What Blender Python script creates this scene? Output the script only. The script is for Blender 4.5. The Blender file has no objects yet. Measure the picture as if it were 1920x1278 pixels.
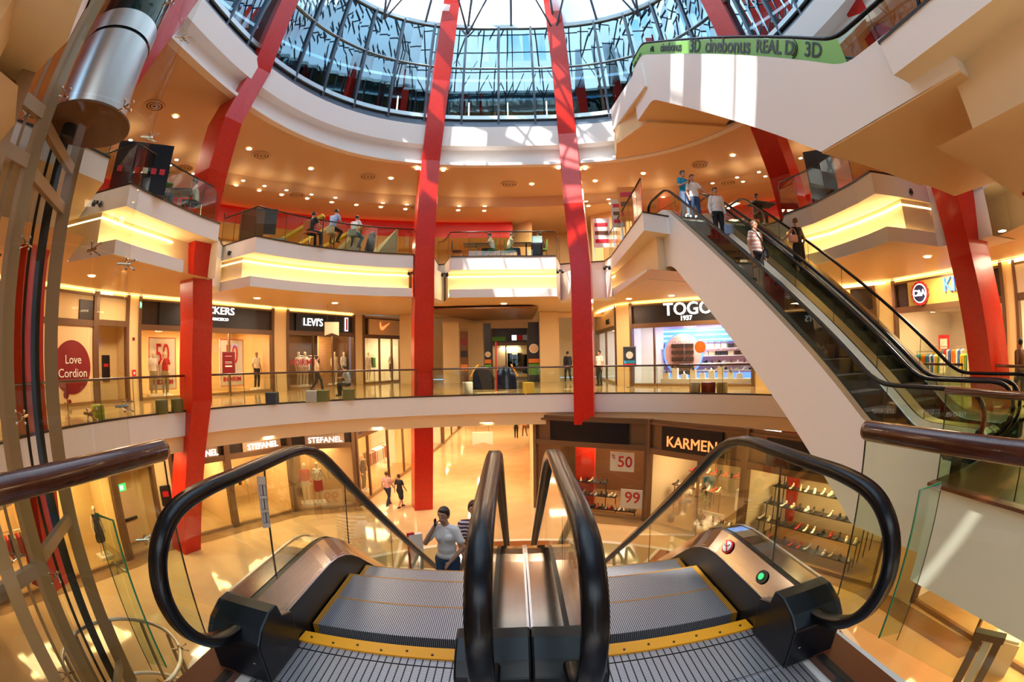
import bpy, math, random
from mathutils import Vector, Matrix
random.seed(7)
C = bpy.context.scene.collection
SC = bpy.context.scene
sin, cos, pi = math.sin, math.cos, math.pi
# ---------------------------------------------------------------- camera, world, sun, exposure
EYE = 1.7
PITCH, ROLL, FPX = math.radians(1.5), math.radians(1.0), 870.0
cd = bpy.data.cameras.new('camera'); cam = bpy.data.objects.new('camera', cd); C.objects.link(cam)
SC.camera = cam
cd.type = 'PANO'
try:
    cd.cycles.panorama_type = 'FISHEYE_EQUISOLID'; cd.cycles.fisheye_lens = FPX*36/1920; cd.cycles.fisheye_fov = math.radians(180)
except Exception:
    cd.panorama_type = 'FISHEYE_EQUISOLID'; cd.fisheye_lens = FPX*36/1920; cd.fisheye_fov = math.radians(180)
cd.sensor_width = 36; cd.clip_start = .02; cd.clip_end = 500
cam.location = (0, 0, EYE)
cam.rotation_euler = (Matrix.Rotation(pi/2+PITCH, 4, 'X') @ Matrix.Rotation(-ROLL, 4, 'Z')).to_euler()
SC.view_settings.view_transform = 'Standard'; SC.view_settings.look = 'None'
SC.view_settings.gamma = 1; SC.view_settings.use_curve_mapping = False
SC.view_settings.exposure = 0.36
SC.cycles.use_denoising = True
SC.cycles.max_bounces = 8; SC.cycles.diffuse_bounces = 4; SC.cycles.glossy_bounces = 4
SC.cycles.transparent_max_bounces = 24; SC.cycles.transmission_bounces = 4
SC.cycles.caustics_reflective = False; SC.cycles.caustics_refractive = False
SC.cycles.sample_clamp_indirect = 6
w = bpy.data.worlds.new('sky'); SC.world = w; w.use_nodes = True
nt = w.node_tree; nt.nodes.clear()
bg = nt.nodes.new('ShaderNodeBackground'); wo = nt.nodes.new('ShaderNodeOutputWorld')
tc = nt.nodes.new('ShaderNodeTexCoord'); nz = nt.nodes.new('ShaderNodeTexNoise'); nz.inputs['Scale'].default_value = 2.2
nz.inputs['Detail'].default_value = 5
cr = nt.nodes.new('ShaderNodeValToRGB'); cr.color_ramp.elements[0].position = .42; cr.color_ramp.elements[0].color = (.22, .50, .85, 1)
cr.color_ramp.elements[1].position = .58; cr.color_ramp.elements[1].color = (.95, 1, 1, 1)
nt.links.new(tc.outputs['Generated'], nz.inputs['Vector']); nt.links.new(nz.outputs['Fac'], cr.inputs['Fac'])
nt.links.new(cr.outputs['Color'], bg.inputs['Color']); bg.inputs['Strength'].default_value = 3.2
nt.links.new(bg.outputs[0], wo.inputs[0])
sd = bpy.data.lights.new('sun', 'SUN'); sun = bpy.data.objects.new('sun', sd); C.objects.link(sun)
sd.energy = 9; sd.angle = .01; sd.color = (1, .97, .92)
SUNV = Vector((.34, .55, -1.0))
sun.rotation_euler = SUNV.to_track_quat('-Z', 'Y').to_euler(); sun.location = (-10, -10, 30)

# ---------------------------------------------------------------- where a point of the photograph lies in the hall
def ray(px, py):
    dx, dy = px-960, 639-py
    dx, dy = dx*cos(ROLL)+dy*sin(ROLL), -dx*sin(ROLL)+dy*cos(ROLL)
    r = math.hypot(dx, dy) or 1e-6; th = 2*math.asin(r/2/FPX)
    a, b, c = sin(th)*dx/r, cos(th), sin(th)*dy/r
    return a, b*cos(PITCH)-c*sin(PITCH), b*sin(PITCH)+c*cos(PITCH)
def PZ(px, py, z):
    v = ray(px, py); t = (z-EYE)/v[2]; return Vector((v[0]*t, v[1]*t, z))
def PR(px, py, r):
    v = ray(px, py); t = r/math.hypot(v[0], v[1]); return Vector((v[0]*t, v[1]*t, EYE+v[2]*t))
def PY(px, py, y):
    v = ray(px, py); t = y/v[1]; return Vector((v[0]*t, y, EYE+v[2]*t))
def PL(px, a, b, py=670):
    """plan point where the line of sight at column px meets the line a-b"""
    v = ray(px, py); ax, ay = a[0], a[1]; bx, by = b[0], b[1]; ex, ey = bx-ax, by-ay
    s = (ax*v[1]-ay*v[0])/(ey*v[0]-ex*v[1]); return (ax+ex*s, ay+ey*s)

# ---------------------------------------------------------------- materials
MATS = {}
def mat(name, col, rough=.5, metal=0, emit=None, es=0, spec=.5, coat=0, alpha=None, noise=None, bump=None):
    if name in MATS: return MATS[name]
    m = bpy.data.materials.new(name); m.use_nodes = True; t = m.node_tree; b = t.nodes['Principled BSDF']
    b.inputs['Base Color'].default_value = (*col, 1); b.inputs['Roughness'].default_value = rough
    b.inputs['Metallic'].default_value = metal; b.inputs['Specular IOR Level'].default_value = spec
    b.inputs['Coat Weight'].default_value = coat
    if emit: b.inputs['Emission Color'].default_value = (*emit, 1); b.inputs['Emission Strength'].default_value = es
    if noise or bump:
        tcn = t.nodes.new('ShaderNodeTexCoord'); mp = t.nodes.new('ShaderNodeMapping'); n = t.nodes.new('ShaderNodeTexNoise')
        t.links.new(tcn.outputs['Object'], mp.inputs[0]); t.links.new(mp.outputs[0], n.inputs['Vector'])
        if noise:
            sc, amt, col2 = noise[:3]
            if isinstance(sc, tuple): mp.inputs['Scale'].default_value = sc; n.inputs['Scale'].default_value = 1
            else: n.inputs['Scale'].default_value = sc
            n.inputs['Detail'].default_value = 4
            r = t.nodes.new('ShaderNodeValToRGB'); r.color_ramp.elements[0].position = .5-amt; r.color_ramp.elements[1].position = .5+amt
            r.color_ramp.elements[0].color = (*col, 1); r.color_ramp.elements[1].color = (*col2, 1)
            t.links.new(n.outputs['Fac'], r.inputs['Fac']); t.links.new(r.outputs['Color'], b.inputs['Base Color'])
        if bump:
            if not noise: n.inputs['Scale'].default_value = bump[0]
            bn = t.nodes.new('ShaderNodeBump'); bn.inputs['Strength'].default_value = bump[1]; bn.inputs['Distance'].default_value = .02
            t.links.new(n.outputs['Fac'], bn.inputs['Height']); t.links.new(bn.outputs[0], b.inputs['Normal'])
    MATS[name] = m; return m
def glass(name, tint=(.93, .97, .93), refl=1.0, rough=0.0):
    m = bpy.data.materials.new(name); m.use_nodes = True; t = m.node_tree; t.nodes.clear()
    o = t.nodes.new('ShaderNodeOutputMaterial'); mx = t.nodes.new('ShaderNodeMixShader'); tr = t.nodes.new('ShaderNodeBsdfTransparent')
    g = t.nodes.new('ShaderNodeBsdfGlossy'); g.inputs['Roughness'].default_value = rough; lw = t.nodes.new('ShaderNodeLayerWeight'); pw = t.nodes.new('ShaderNodeMath'); pw.operation = 'POWER'; pw.inputs[1].default_value = 4; t.links.new(lw.outputs['Facing'], pw.inputs[0])
    f = t.nodes.new('ShaderNodeMath'); f.operation = 'MULTIPLY_ADD'; f.inputs[1].default_value = .85; f.inputs[2].default_value = .03; t.links.new(pw.outputs[0], f.inputs[0])
    mu = t.nodes.new('ShaderNodeMath'); mu.operation = 'MULTIPLY'; mu.inputs[1].default_value = refl
    tr.inputs[0].default_value = (*tint, 1); g.inputs[0].default_value = (1, 1, 1, 1)
    t.links.new(f.outputs[0], mu.inputs[0]); t.links.new(mu.outputs[0], mx.inputs[0]); t.links.new(tr.outputs[0], mx.inputs[1]); t.links.new(g.outputs[0], mx.inputs[2])
    t.links.new(mx.outputs[0], o.inputs[0]); MATS[name] = m; return m
def brick(name, c1, c2, mortar, w, h, ms=.02, rough=.4, metal=0, offset=0.5, rot=None, spec=.5):
    m = bpy.data.materials.new(name); m.use_nodes = True; t = m.node_tree; b = t.nodes['Principled BSDF']
    tcn = t.nodes.new('ShaderNodeTexCoord'); mp = t.nodes.new('ShaderNodeMapping'); n = t.nodes.new('ShaderNodeTexBrick')
    if rot: mp.inputs['Rotation'].default_value = rot
    n.offset = offset; n.inputs['Scale'].default_value = 1; n.inputs['Brick Width'].default_value = w; n.inputs['Row Height'].default_value = h
    n.inputs['Mortar Size'].default_value = ms; n.inputs['Color1'].default_value = (*c1, 1); n.inputs['Color2'].default_value = (*c2, 1); n.inputs['Mortar'].default_value = (*mortar, 1)
    t.links.new(tcn.outputs['Object'], mp.inputs[0]); t.links.new(mp.outputs[0], n.inputs['Vector']); t.links.new(n.outputs['Color'], b.inputs['Base Color'])
    b.inputs['Roughness'].default_value = rough; b.inputs['Metallic'].default_value = metal; b.inputs['Specular IOR Level'].default_value = spec
    MATS[name] = m; return m
M = MATS
mat('plaster', (.84, .80, .76), .6)
mat('plaster_warm', (.80, .56, .30), .6)
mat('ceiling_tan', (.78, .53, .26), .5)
mat('ceiling_rose', (.66, .45, .27), .5)
mat('cove_cream', (.82, .66, .42), .6)
mat('cream', (.80, .58, .28), .5)
mat('red_paint', (.62, .016, .003), .30, noise=(9, .25, (.50, .010, .003)), coat=.08)
mat('red_wall', (.55, .01, .006), .4)
mat('brown_frame', (.16, .085, .042), .35, .3)
mat('dark_frame', (.035, .022, .014), .3, .2)
mat('black', (.008, .008, .010), .35)
mat('black_gloss', (.005, .006, .010), .28, spec=.3)
mat('rubber', (.004, .004, .006), .26, spec=.28)
mat('steel', (.62, .58, .55), .17, 1, noise=((2, 2, 60), .3, (.50, .47, .45)))
mat('steel_bright', (.80, .80, .84), .34, 1)
mat('steel_warm', (.60, .50, .42), .13, 1, noise=((40, 1.5, 1.5), .3, (.48, .40, .33)))
mat('post_metal', (.36, .25, .15), .45, .3)
mat('navy', (.006, .010, .035), .5, spec=.2)
mat('wood_rail', (.055, .012, .006), .22, coat=.5, noise=((1.5, 14, 14), .25, (.09, .022, .009)))
mat('wood_edge', (.16, .045, .018), .3)
mat('wood_panel', (.33, .15, .055), .45, noise=((1, 9, 1), .3, (.16, .07, .03)))
mat('marble', (.78, .55, .28), .07, noise=(1.3, .35, (.66, .42, .19)), coat=.2)
mat('marble_border', (.30, .17, .07), .1)
mat('inlay_brown', (.26, .075, .022), .1)
mat('inlay_olive', (.42, .33, .15), .1)
mat('inlay_white', (.85, .78, .62), .1)
mat('floor_l1', (.55, .38, .18), .08, noise=(1.1, .3, (.42, .27, .12)))
mat('floor_l2', (.30, .17, .08), .15)
mat('orange_comb', (.98, .42, .012), .4)
mat('yellow', (.85, .42, .02), .4)
mat('glow_warm', (1, .8, .4), emit=(1, .74, .36), es=4.5)
mat('glow_cove', (1, .8, .4), emit=(1, .78, .46), es=8)
mat('glow_shop', (1, .8, .5), emit=(1, .72, .38), es=18)
mat('glow_cool', (1, 1, 1), emit=(.85, .92, 1), es=14)
mat('lamp', (1, .9, .7), emit=(1, .80, .48), es=22)
mat('sign_white', (1, 1, 1), emit=(1, 1, 1), es=1.25)
mat('sign_orange', (1, .4, .15), emit=(1, .30, .08), es=.9)
mat('sign_blue', (.05, .2, .9), emit=(.01, .12, .9), es=.6)
mat('white_paper', (.85, .84, .80), .5)
mat('red_print', (.60, .01, .02), .5)
mat('maroon', (.20, .006, .012), .4)
mat('green_banner', (.24, .52, .12), .5)
mat('green_plastic', (.04, .22, .03), .35)
mat('olive', (.42, .42, .06), .6); mat('dark_olive', (.15, .14, .03), .6); mat('grey_fabric', (.42, .42, .34), .7); mat('slate', (.03, .045, .06), .6)
mat('rust', (.42, .12, .03), .6)
mat('skin', (.52, .27, .16), .5); mat('skin_dark', (.36, .17, .09), .5); mat('mannequin', (.80, .68, .52), .4)
mat('hair', (.012, .008, .006), .5); mat('hair_brown', (.10, .04, .015), .5)
for nme, c in dict(c_white=(.82, .80, .78), c_blue=(.05, .16, .55), c_teal=(.01, .30, .52), c_sky=(.35, .48, .75), c_black=(.012, .012, .015), c_denim=(.045, .09, .20), c_grey=(.30, .30, .32), c_red=(.50, .015, .015), c_pink=(.72, .38, .32), c_beige=(.62, .50, .34), c_cream=(.82, .74, .58), c_brown=(.16, .07, .03), c_yellow=(.8, .55, .06), c_green=(.12, .35, .06), c_navy=(.015, .02, .07), c_orange=(.75, .22, .03), c_khaki=(.35, .30, .16)).items():
    mat(nme, c, .75)
mat('eye_white', (.8, .8, .8), .3)
mat('lips', (.38, .10, .08), .5)
mat('leather', (.04, .02, .012), .3)
glass('glass_clear', (.90, .94, .86), 1.0)
glass('glass_green', (.72, .84, .70), 1.2)
glass('glass_shop', (.95, .93, .88), .7)
glass('glass_dark', (.25, .25, .2), 1.6)
glass('glass_lift', (.88, .89, .84), .25)
mat('deck_tan', (.50, .38, .25), .45, .6)
mat('gold_board', (.50, .36, .08), .5)
mat('glass_edge', (.02, .20, .07), .2)

def stripes(name, period, axis, c1, c2, duty=.5, rough=.35, metal=.6, per2=None, c3=None):
    m = bpy.data.materials.new(name); m.use_nodes = True; t = m.node_tree; b = t.nodes['Principled BSDF']
    tcn = t.nodes.new('ShaderNodeTexCoord'); sp = t.nodes.new('ShaderNodeSeparateXYZ'); t.links.new(tcn.outputs['Object'], sp.inputs[0])
    def fr(axis, per, du):
        d = t.nodes.new('ShaderNodeMath'); d.operation = 'DIVIDE'; d.inputs[1].default_value = per
        f = t.nodes.new('ShaderNodeMath'); f.operation = 'FRACT'; g = t.nodes.new('ShaderNodeMath'); g.operation = 'LESS_THAN'; g.inputs[1].default_value = du
        t.links.new(sp.outputs[axis], d.inputs[0]); t.links.new(d.outputs[0], f.inputs[0]); t.links.new(f.outputs[0], g.inputs[0]); return g.outputs[0]
    mx = t.nodes.new('ShaderNodeMix'); mx.data_type = 'RGBA'; mx.inputs['A'].default_value = (*c1, 1); mx.inputs['B'].default_value = (*c2, 1)
    t.links.new(fr(axis, period, duty), mx.inputs['Factor']); out = mx.outputs['Result']
    for q in (per2 or []):
        m2 = t.nodes.new('ShaderNodeMix'); m2.data_type = 'RGBA'; m2.inputs['B'].default_value = (*c3, 1)
        t.links.new(out, m2.inputs['A']); t.links.new(fr(*q), m2.inputs['Factor']); out = m2.outputs['Result']
    t.links.new(out, b.inputs['Base Color']); b.inputs['Roughness'].default_value = rough; b.inputs['Metallic'].default_value = metal
    MATS[name] = m
stripes('tread', .0125, 0, (.50, .54, .62), (.03, .035, .045), .45)
stripes('tread_yellow', .0125, 0, (.75, .35, .03), (.12, .05, .01), .45, metal=.1)
stripes('floor_plate', .0125, 1, (.62, .62, .66), (.10, .10, .12), .4, per2=[(0, .042, .16), (1, .36, .03)], c3=(.008, .008, .010))
brick('brick_wall', (.55, .28, .10), (.45, .20, .07), (.62, .40, .2), .25, .08, .012, .7, rot=(pi/2, 0, 0))
brick('louver', (.05, .03, .02), (.04, .025, .018), (.02, .012, .008), .9, .05, .01, .4, .3, rot=(pi/2, 0, 0))

# drum glazing: mirror coated dark glass with faint waviness
m = bpy.data.materials.new('drum_glass'); m.use_nodes = True; t = m.node_tree; t.nodes.clear(); MATS['drum_glass'] = m
o = t.nodes.new('ShaderNodeOutputMaterial'); mx = t.nodes.new('ShaderNodeMixShader'); g = t.nodes.new('ShaderNodeBsdfGlossy'); df = t.nodes.new('ShaderNodeBsdfTransparent')
df.inputs[0].default_value = (.10, .18, .24, 1); g.inputs['Color'].default_value = (.62, .86, .95, 1); g.inputs['Roughness'].default_value = .01; mx.inputs[0].default_value = .38
tcn = t.nodes.new('ShaderNodeTexCoord'); n = t.nodes.new('ShaderNodeTexNoise'); n.inputs['Scale'].default_value = .35; bn = t.nodes.new('ShaderNodeBump')
bn.inputs['Strength'].default_value = .12; bn.inputs['Distance'].default_value = .03
t.links.new(tcn.outputs['Object'], n.inputs['Vector']); t.links.new(n.outputs['Fac'], bn.inputs['Height']); t.links.new(bn.outputs[0], g.inputs['Normal'])
t.links.new(df.outputs[0], mx.inputs[1]); t.links.new(g.outputs[0], mx.inputs[2]); t.links.new(mx.outputs[0], o.inputs[0])

# ---------------------------------------------------------------- mesh building
class MB:
    def __init__(s): s.v = []; s.f = []; s.mi = []; s.cur = 0; s.sm = []; s.smooth = False
    def add(s, vs, fs):
        o = len(s.v); s.v += [tuple(p) for p in vs]
        for f in fs: s.f.append(tuple(i+o for i in f)); s.mi.append(s.cur); s.sm.append(s.smooth)
        return s
    def slot(s, i): s.cur = i; return s
    def box(s, c, d, rz=0, rx=0, ry=0):
        R = Matrix.Rotation(rz, 3, 'Z') @ Matrix.Rotation(ry, 3, 'Y') @ Matrix.Rotation(rx, 3, 'X'); c = Vector(c)
        vs = [c+R @ Vector((x*d[0]/2, y*d[1]/2, z*d[2]/2)) for x in (-1, 1) for y in (-1, 1) for z in (-1, 1)]
        return s.add(vs, [(0, 1, 3, 2), (4, 6, 7, 5), (0, 4, 5, 1), (2, 3, 7, 6), (0, 2, 6, 4), (1, 5, 7, 3)])
    def wall(s, a, b, z0, z1, th=.1, off=0):
        """upright slab standing on the plan line a-b"""
        a = Vector(a[:2]); b = Vector(b[:2]); d = (b-a); n = Vector((-d.y, d.x)).normalized()
        p = [a+n*(off-th/2), b+n*(off-th/2), b+n*(off+th/2), a+n*(off+th/2)]
        return s.prism(p, z0, z1)
    def prism(s, poly, z0, z1):
        n = len(poly); vs = [(p[0], p[1], z0) for p in poly]+[(p[0], p[1], z1) for p in poly]
        fs = [tuple(range(n-1, -1, -1)), tuple(range(n, 2*n))]+[(i, (i+1) % n, n+(i+1) % n, n+i) for i in range(n)]
        return s.add(vs, fs)
    def strip(s, A, B, closed=False):
        n = len(A); vs = list(A)+list(B); r = range(n if closed else n-1)
        return s.add(vs, [(i, (i+1) % n, n+(i+1) % n, n+i) for i in r])
    def sweep(s, path, prof, closed=False, cap=True, up=(0, 0, 1), scale=None):
        """profile points (side, up) carried along the path"""
        path = [Vector(p) for p in path]; n = len(path); k = len(prof); up = Vector(up); vs = []
        for i, p in enumerate(path):
            if closed: d = path[(i+1) % n]-path[i-1]
            else: d = path[min(i+1, n-1)]-path[max(i-1, 0)]
            d = d.normalized(); sd = d.cross(up)
            if sd.length < 1e-4: sd = Vector((1, 0, 0))
            sd.normalize(); u2 = sd.cross(d); f = scale[i] if scale else 1
            vs += [p+sd*a*f+u2*b*f for a, b in prof]
        fs = []
        for i in range(n if closed else n-1):
            j = (i+1) % n
            for q in range(k): fs.append((i*k+q, i*k+(q+1) % k, j*k+(q+1) % k, j*k+q))
        if cap and not closed: fs += [tuple(range(k-1, -1, -1)), tuple(range((n-1)*k, n*k))]
        return s.add(vs, fs)
    def tube(s, path, r, seg=8, closed=False, scale=None):
        return s.sweep(path, [(r*cos(2*pi*i/seg), r*sin(2*pi*i/seg)) for i in range(seg)], closed, True, (0.01, .013, 1), scale)
    def cyl(s, p, r, h, seg=20, r2=None):
        r2 = r if r2 is None else r2; vs = []
        for z, rr in ((0, r), (h, r2)): vs += [(p[0]+rr*cos(2*pi*i/seg), p[1]+rr*sin(2*pi*i/seg), p[2]+z) for i in range(seg)]
        fs = [tuple(range(seg-1, -1, -1)), tuple(range(seg, 2*seg))]+[(i, (i+1) % seg, seg+(i+1) % seg, seg+i) for i in range(seg)]
        return s.add(vs, fs)
    def lathe(s, p, prof, seg=24, sx=1, sy=1):
        vs = []; k = len(prof)
        for i in range(seg):
            a = 2*pi*i/seg; vs += [(p[0]+r*cos(a)*sx, p[1]+r*sin(a)*sy, p[2]+z) for r, z in prof]
        return s.add(vs, [(i*k+q, ((i+1) % seg)*k+q, ((i+1) % seg)*k+q+1, i*k+q+1) for i in range(seg) for q in range(k-1)])
    def ell(s, c, r, seg=10, rings=7, R=None):
        if not isinstance(r, (tuple, list)): r = (r, r, r)
        vs = []; R = R or Matrix.Identity(3); c = Vector(c)
        for j in range(rings+1):
            ph = pi*j/rings
            for i in range(seg):
                a = 2*pi*i/seg; vs.append(c+R @ Vector((r[0]*sin(ph)*cos(a), r[1]*sin(ph)*sin(a), r[2]*cos(ph))))
        return s.add(vs, [(j*seg+i, j*seg+(i+1) % seg, (j+1)*seg+(i+1) % seg, (j+1)*seg+i) for j in range(rings) for i in range(seg)])
    def cone(s, a, ra, b, rb, seg=10):
        a = Vector(a); b = Vector(b); d = (b-a)
        if d.length < 1e-5: return s
        d.normalize(); h = Vector((0, 0, 1)) if abs(d.z) < .9 else Vector((1, 0, 0)); x = d.cross(h).normalized(); y = d.cross(x); vs = []
        for p, r in ((a, ra), (b, rb)): vs += [p+x*r*cos(2*pi*i/seg)+y*r*sin(2*pi*i/seg) for i in range(seg)]
        s.add(vs, [tuple(range(seg)), tuple(range(2*seg-1, seg-1, -1))]+[(i, seg+i, seg+(i+1) % seg, (i+1) % seg) for i in range(seg)])
        s.ell(a, ra, seg, 6); s.ell(b, rb, seg, 6); return s
def finish(o, bevel=0, smooth=False):
    if bevel:
        b = o.modifiers.new('bevel', 'BEVEL'); b.width = bevel; b.segments = 2; b.limit_method = 'ANGLE'
    if smooth:
        for p in o.data.polygons: p.use_smooth = True
def ob(name, mb, m, parent=None, bevel=0, smooth=False, origin=None):
    """link a mesh; a child's mesh goes into its parent's frame, a free mesh gets its origin at its foot"""
    me = bpy.data.meshes.new(name); vs = [Vector(p) for p in mb.v]
    if parent is not None:
        wm = parent.matrix_basis.copy(); q_ = parent.parent
        while q_ is not None: wm = q_.matrix_basis @ wm; q_ = q_.parent
        inv = wm.inverted()
        vs = [inv @ p for p in vs]; loc = None
    else:
        if origin is None:
            xs = [p.x for p in vs]; ys = [p.y for p in vs]; zs = [p.z for p in vs]
            origin = ((min(xs)+max(xs))/2, (min(ys)+max(ys))/2, min(zs))
        loc = Vector(origin); vs = [p-loc for p in vs]
    me.from_pydata(vs, [], mb.f)
    ms = m if isinstance(m, (list, tuple)) else [m]
    for q in ms: me.materials.append(M[q] if isinstance(q, str) else q)
    if len(ms) > 1: me.polygons.foreach_set('material_index', mb.mi)
    if any(mb.sm): me.polygons.foreach_set('use_smooth', mb.sm)
    me.update(); o = bpy.data.objects.new(name, me); C.objects.link(o)
    if loc is not None: o.location = loc
    if parent is not None: o.parent = parent
    finish(o, bevel, smooth); return o
def tag(o, label, cat, group=None, kind=None):
    o['label'] = label; o['category'] = cat
    if group: o['group'] = group
    if kind: o['kind'] = kind
    return o
def root(name, label, cat, loc=(0, 0, 0), rz=0, group=None):
    o = bpy.data.objects.new(name, None); C.objects.link(o); o.empty_display_size = .1
    o.location = loc; o.rotation_euler = (0, 0, rz); o.matrix_basis = Matrix.Translation(Vector(loc)) @ Matrix.Rotation(rz, 4, 'Z')
    return tag(o, label, cat, group)
def thing(name, mb, m, label, cat, group=None, **k): return tag(ob(name, mb, m, **k), label, cat, group)
def struct(name, mb, m, **k):
    o = ob(name, mb, m, **k); o['kind'] = 'structure'; return o
def copy_tree(o, parent=None):
    c = o.copy(); C.objects.link(c)
    if parent is not None: c.parent = parent
    for ch in list(o.children): copy_tree(ch, c)
    return c
def place(o, loc, rz=0, label=None, group=None, sc=None):
    c = copy_tree(o); c.location = loc; c.rotation_euler = (0, 0, rz)
    if sc: c.scale = (sc, sc, sc) if not isinstance(sc, tuple) else sc
    if label: c['label'] = label
    if group: c['group'] = group
    return c
def text_mb(txt, size, origin, xdir, depth=.03, bold=.0, align='CENTER', up=(0, 0, 1), sx=1):
    """extruded lettering as a mesh standing at origin, reading along xdir"""
    cu = bpy.data.curves.new('t', 'FONT'); cu.body = txt; cu.size = size; cu.extrude = depth/2; cu.offset = min(bold, .008); cu.align_x = align; cu.align_y = 'CENTER'
    cu.resolution_u = 3
    o = bpy.data.objects.new('t', cu); C.objects.link(o); dg = bpy.context.evaluated_depsgraph_get(); me = bpy.data.meshes.new_from_object(o.evaluated_get(dg))
    X = Vector(xdir).normalized(); U = Vector(up).normalized(); N = X.cross(U); mb = MB(); og = Vector(origin)
    mb.add([og+X*v.co.x*sx+U*v.co.y+N*v.co.z for v in me.vertices], [tuple(p.vertices) for p in me.polygons])
    bpy.data.objects.remove(o); bpy.data.curves.remove(cu); bpy.data.meshes.remove(me); return mb

mat('roof_sun_filter', (.9, .95, 1), .5)  # translucent material added to soften the sun through the roof
_t = M['roof_sun_filter'].node_tree; _t.nodes.clear(); _o = _t.nodes.new('ShaderNodeOutputMaterial'); _b = _t.nodes.new('ShaderNodeBsdfTranslucent'); _b.inputs[0].default_value = (.42, .50, .56, 1); _t.links.new(_b.outputs[0], _o.inputs[0])
# ================================================================ THE HALL
CX, CY = .23, 8.1
def circ(R, a0, a1, n, z=0):     # angles clockwise from the far direction
    return [Vector((CX+R*sin(math.radians(a0+(a1-a0)*i/n)), CY+R*cos(math.radians(a0+(a1-a0)*i/n)), z)) for i in range(n+1)]
def sup(a, b, e, t, z=0):        # superellipse point at angle t (degrees from the far direction)
    s_, c_ = sin(math.radians(t)), cos(math.radians(t)); k = (abs(s_/a)**e+abs(c_/b)**e)**(-1/e)
    return Vector((CX+s_*k, CY+c_*k, z))
def offs(poly, d, z=None):       # push a plan curve outwards from the middle of the hall
    out = []
    for p in poly:
        v = Vector((p[0]-CX, p[1]-CY)); l = v.length; v = v*((l+d)/l)
        out.append(Vector((CX+v.x, CY+v.y, p[2] if z is None else z)))
    return out
def out_to(poly, R, z):
    out = []
    for p in poly:
        v = Vector((p[0]-CX, p[1]-CY)); v = v*(R/v.length); out.append(Vector((CX+v.x, CY+v.y, z)))
    return out
def atzz(poly, z): return [Vector((p[0], p[1], z)) for p in poly]
def revolve(mb, plan, prof):     # profile (outward offset, z) carried along a plan curve
    rows = [offs(plan, d, z) for d, z in prof]
    for A, B in zip(rows, rows[1:]): mb.strip(A, B)
    return mb
GZ, L1Z, L2Z, L3Z = -5.0, 0.0, 5.73, 11.8

# ---- ground floor
mb = MB(); mb.prism([(-20, -8), (20, -8), (20, 60), (-20, 60)], GZ-.2, GZ); struct('floor', mb, 'marble')
mb = MB()
for k in range(12):
    a0, a1 = k*30+8, k*30+38
    mb.slot(k % 2)
    A = circ(2.6, a0+1, a1-1, 5, GZ+.004); B = circ(7.4, a0+.5, a1-.5, 5, GZ+.004); mb.strip(A, B)
mb.slot(2)
for k in range(12):
    a = k*30+8; A = circ(2.6, a-1, a+1, 1, GZ+.004); B = circ(7.4, a-.5, a+.5, 1, GZ+.004); mb.strip(A, B)
mb.strip(circ(7.4, 0, 360, 60, GZ+.004), circ(7.6, 0, 360, 60, GZ+.004)); mb.strip(circ(4.9, 0, 360, 60, GZ+.006), circ(5.05, 0, 360, 60, GZ+.006))
struct('floor_inlay', mb, ['inlay_olive', 'inlay_brown', 'inlay_white'])

# ---- level one slab, its white band and the band beneath, tinted for warm uplight
E1 = circ(10.9, -160, 132, 90)
mb = MB(); mb.strip(atzz(E1, 0), out_to(E1, 22, 0)); struct('floor_upper', mb, 'floor_l1')
mb = MB(); revolve(mb, E1, [(0, 0), (0, -.76)]); struct('trim_1', mb, 'plaster')
mb = MB(); revolve(mb, E1, [(0, -.76), (.10, -.80), (.12, -1.28), (.35, -1.30), (.35, -1.05)]); struct('trim_21', mb, 'plaster_warm')  # same plaster as above, warm light from below put into its colour
mb = MB(); mb.strip(offs(E1, -.03, .0), offs(E1, -.03, .035)); mb.strip(offs(E1, -.03, .035), offs(E1, .12, .035)); mb.strip(offs(E1, -.03, 0), offs(E1, 0, -.02)); struct('trim_2', mb, 'dark_frame')
mb = MB(); mb.strip(offs(E1, .35, -1.05), out_to(E1, 22, -1.05)); struct('ceiling_ground', mb, 'ceiling_tan')
# corridor ceiling and far floor of level one
mb = MB(); mb.box((0, 40, 0-.52), (36, 30, 1.0)); struct('floor_corridor', mb, 'floor_l1')

# ---- camera landing (peninsula) and the right hand landing of level one
LAND = [(-1.74, 1.95), (-1.95, -3.2), (2.15, -3.2), (1.93, 1.95), (1.62, 2.12), (-1.48, 2.12)]
mb = MB(); mb.prism(LAND, -.25, -.03); struct('floor_landing', mb, 'plaster')
mb = MB(); mb.slot(0)
mb.box((-.775, .62, -.015), (1.24, 3.0, .03)); mb.box((.9, .62, -.015), (1.24, 3.0, .03)); mb.box((.06, -.0, -.017), (.44, 1.9, .026))
struct('floor_grid', mb, 'floor_plate')
mb = MB()
for sx in (-1, 1):
    xa, xb = (-1.50, -1.52) if sx < 0 else (1.60, 1.64)
    mb.sweep([(xa+.12*sx, 2.0, -.02), (xb+.16*sx, -3, -.02)], [(-.13, -.25), (.13, -.25), (.13, .04), (-.13, .04)])
struct('trim_3', mb, 'wood_edge')
mb = MB()
for sx in (-1, 1):
    xa, xb = (-1.50, -1.52) if sx < 0 else (1.60, 1.64)
    mb.sweep([(xa+.02*sx, 1.6, .01), (xb+.02*sx, -3, .01)], [(-.022, -.05), (.022, -.05), (.022, .03), (-.022, .03)])
struct('trim_4', mb, 'black')
RL = [(4.95, -3.2), (10.4, -3.2), (11.2, 3.2), (10.2, 3.4), (4.95, 3.45)]
mb = MB(); mb.prism(RL, -1.3, -.01); struct('floor_right_landing', mb, 'plaster')
mb = MB(); mb.prism([(4.9, -3.2), (11, -3.2), (11.2, 3.4), (4.9, 3.5)], -.01, .03); struct('trim_5', mb, 'wood_edge')
mb = MB()
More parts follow.
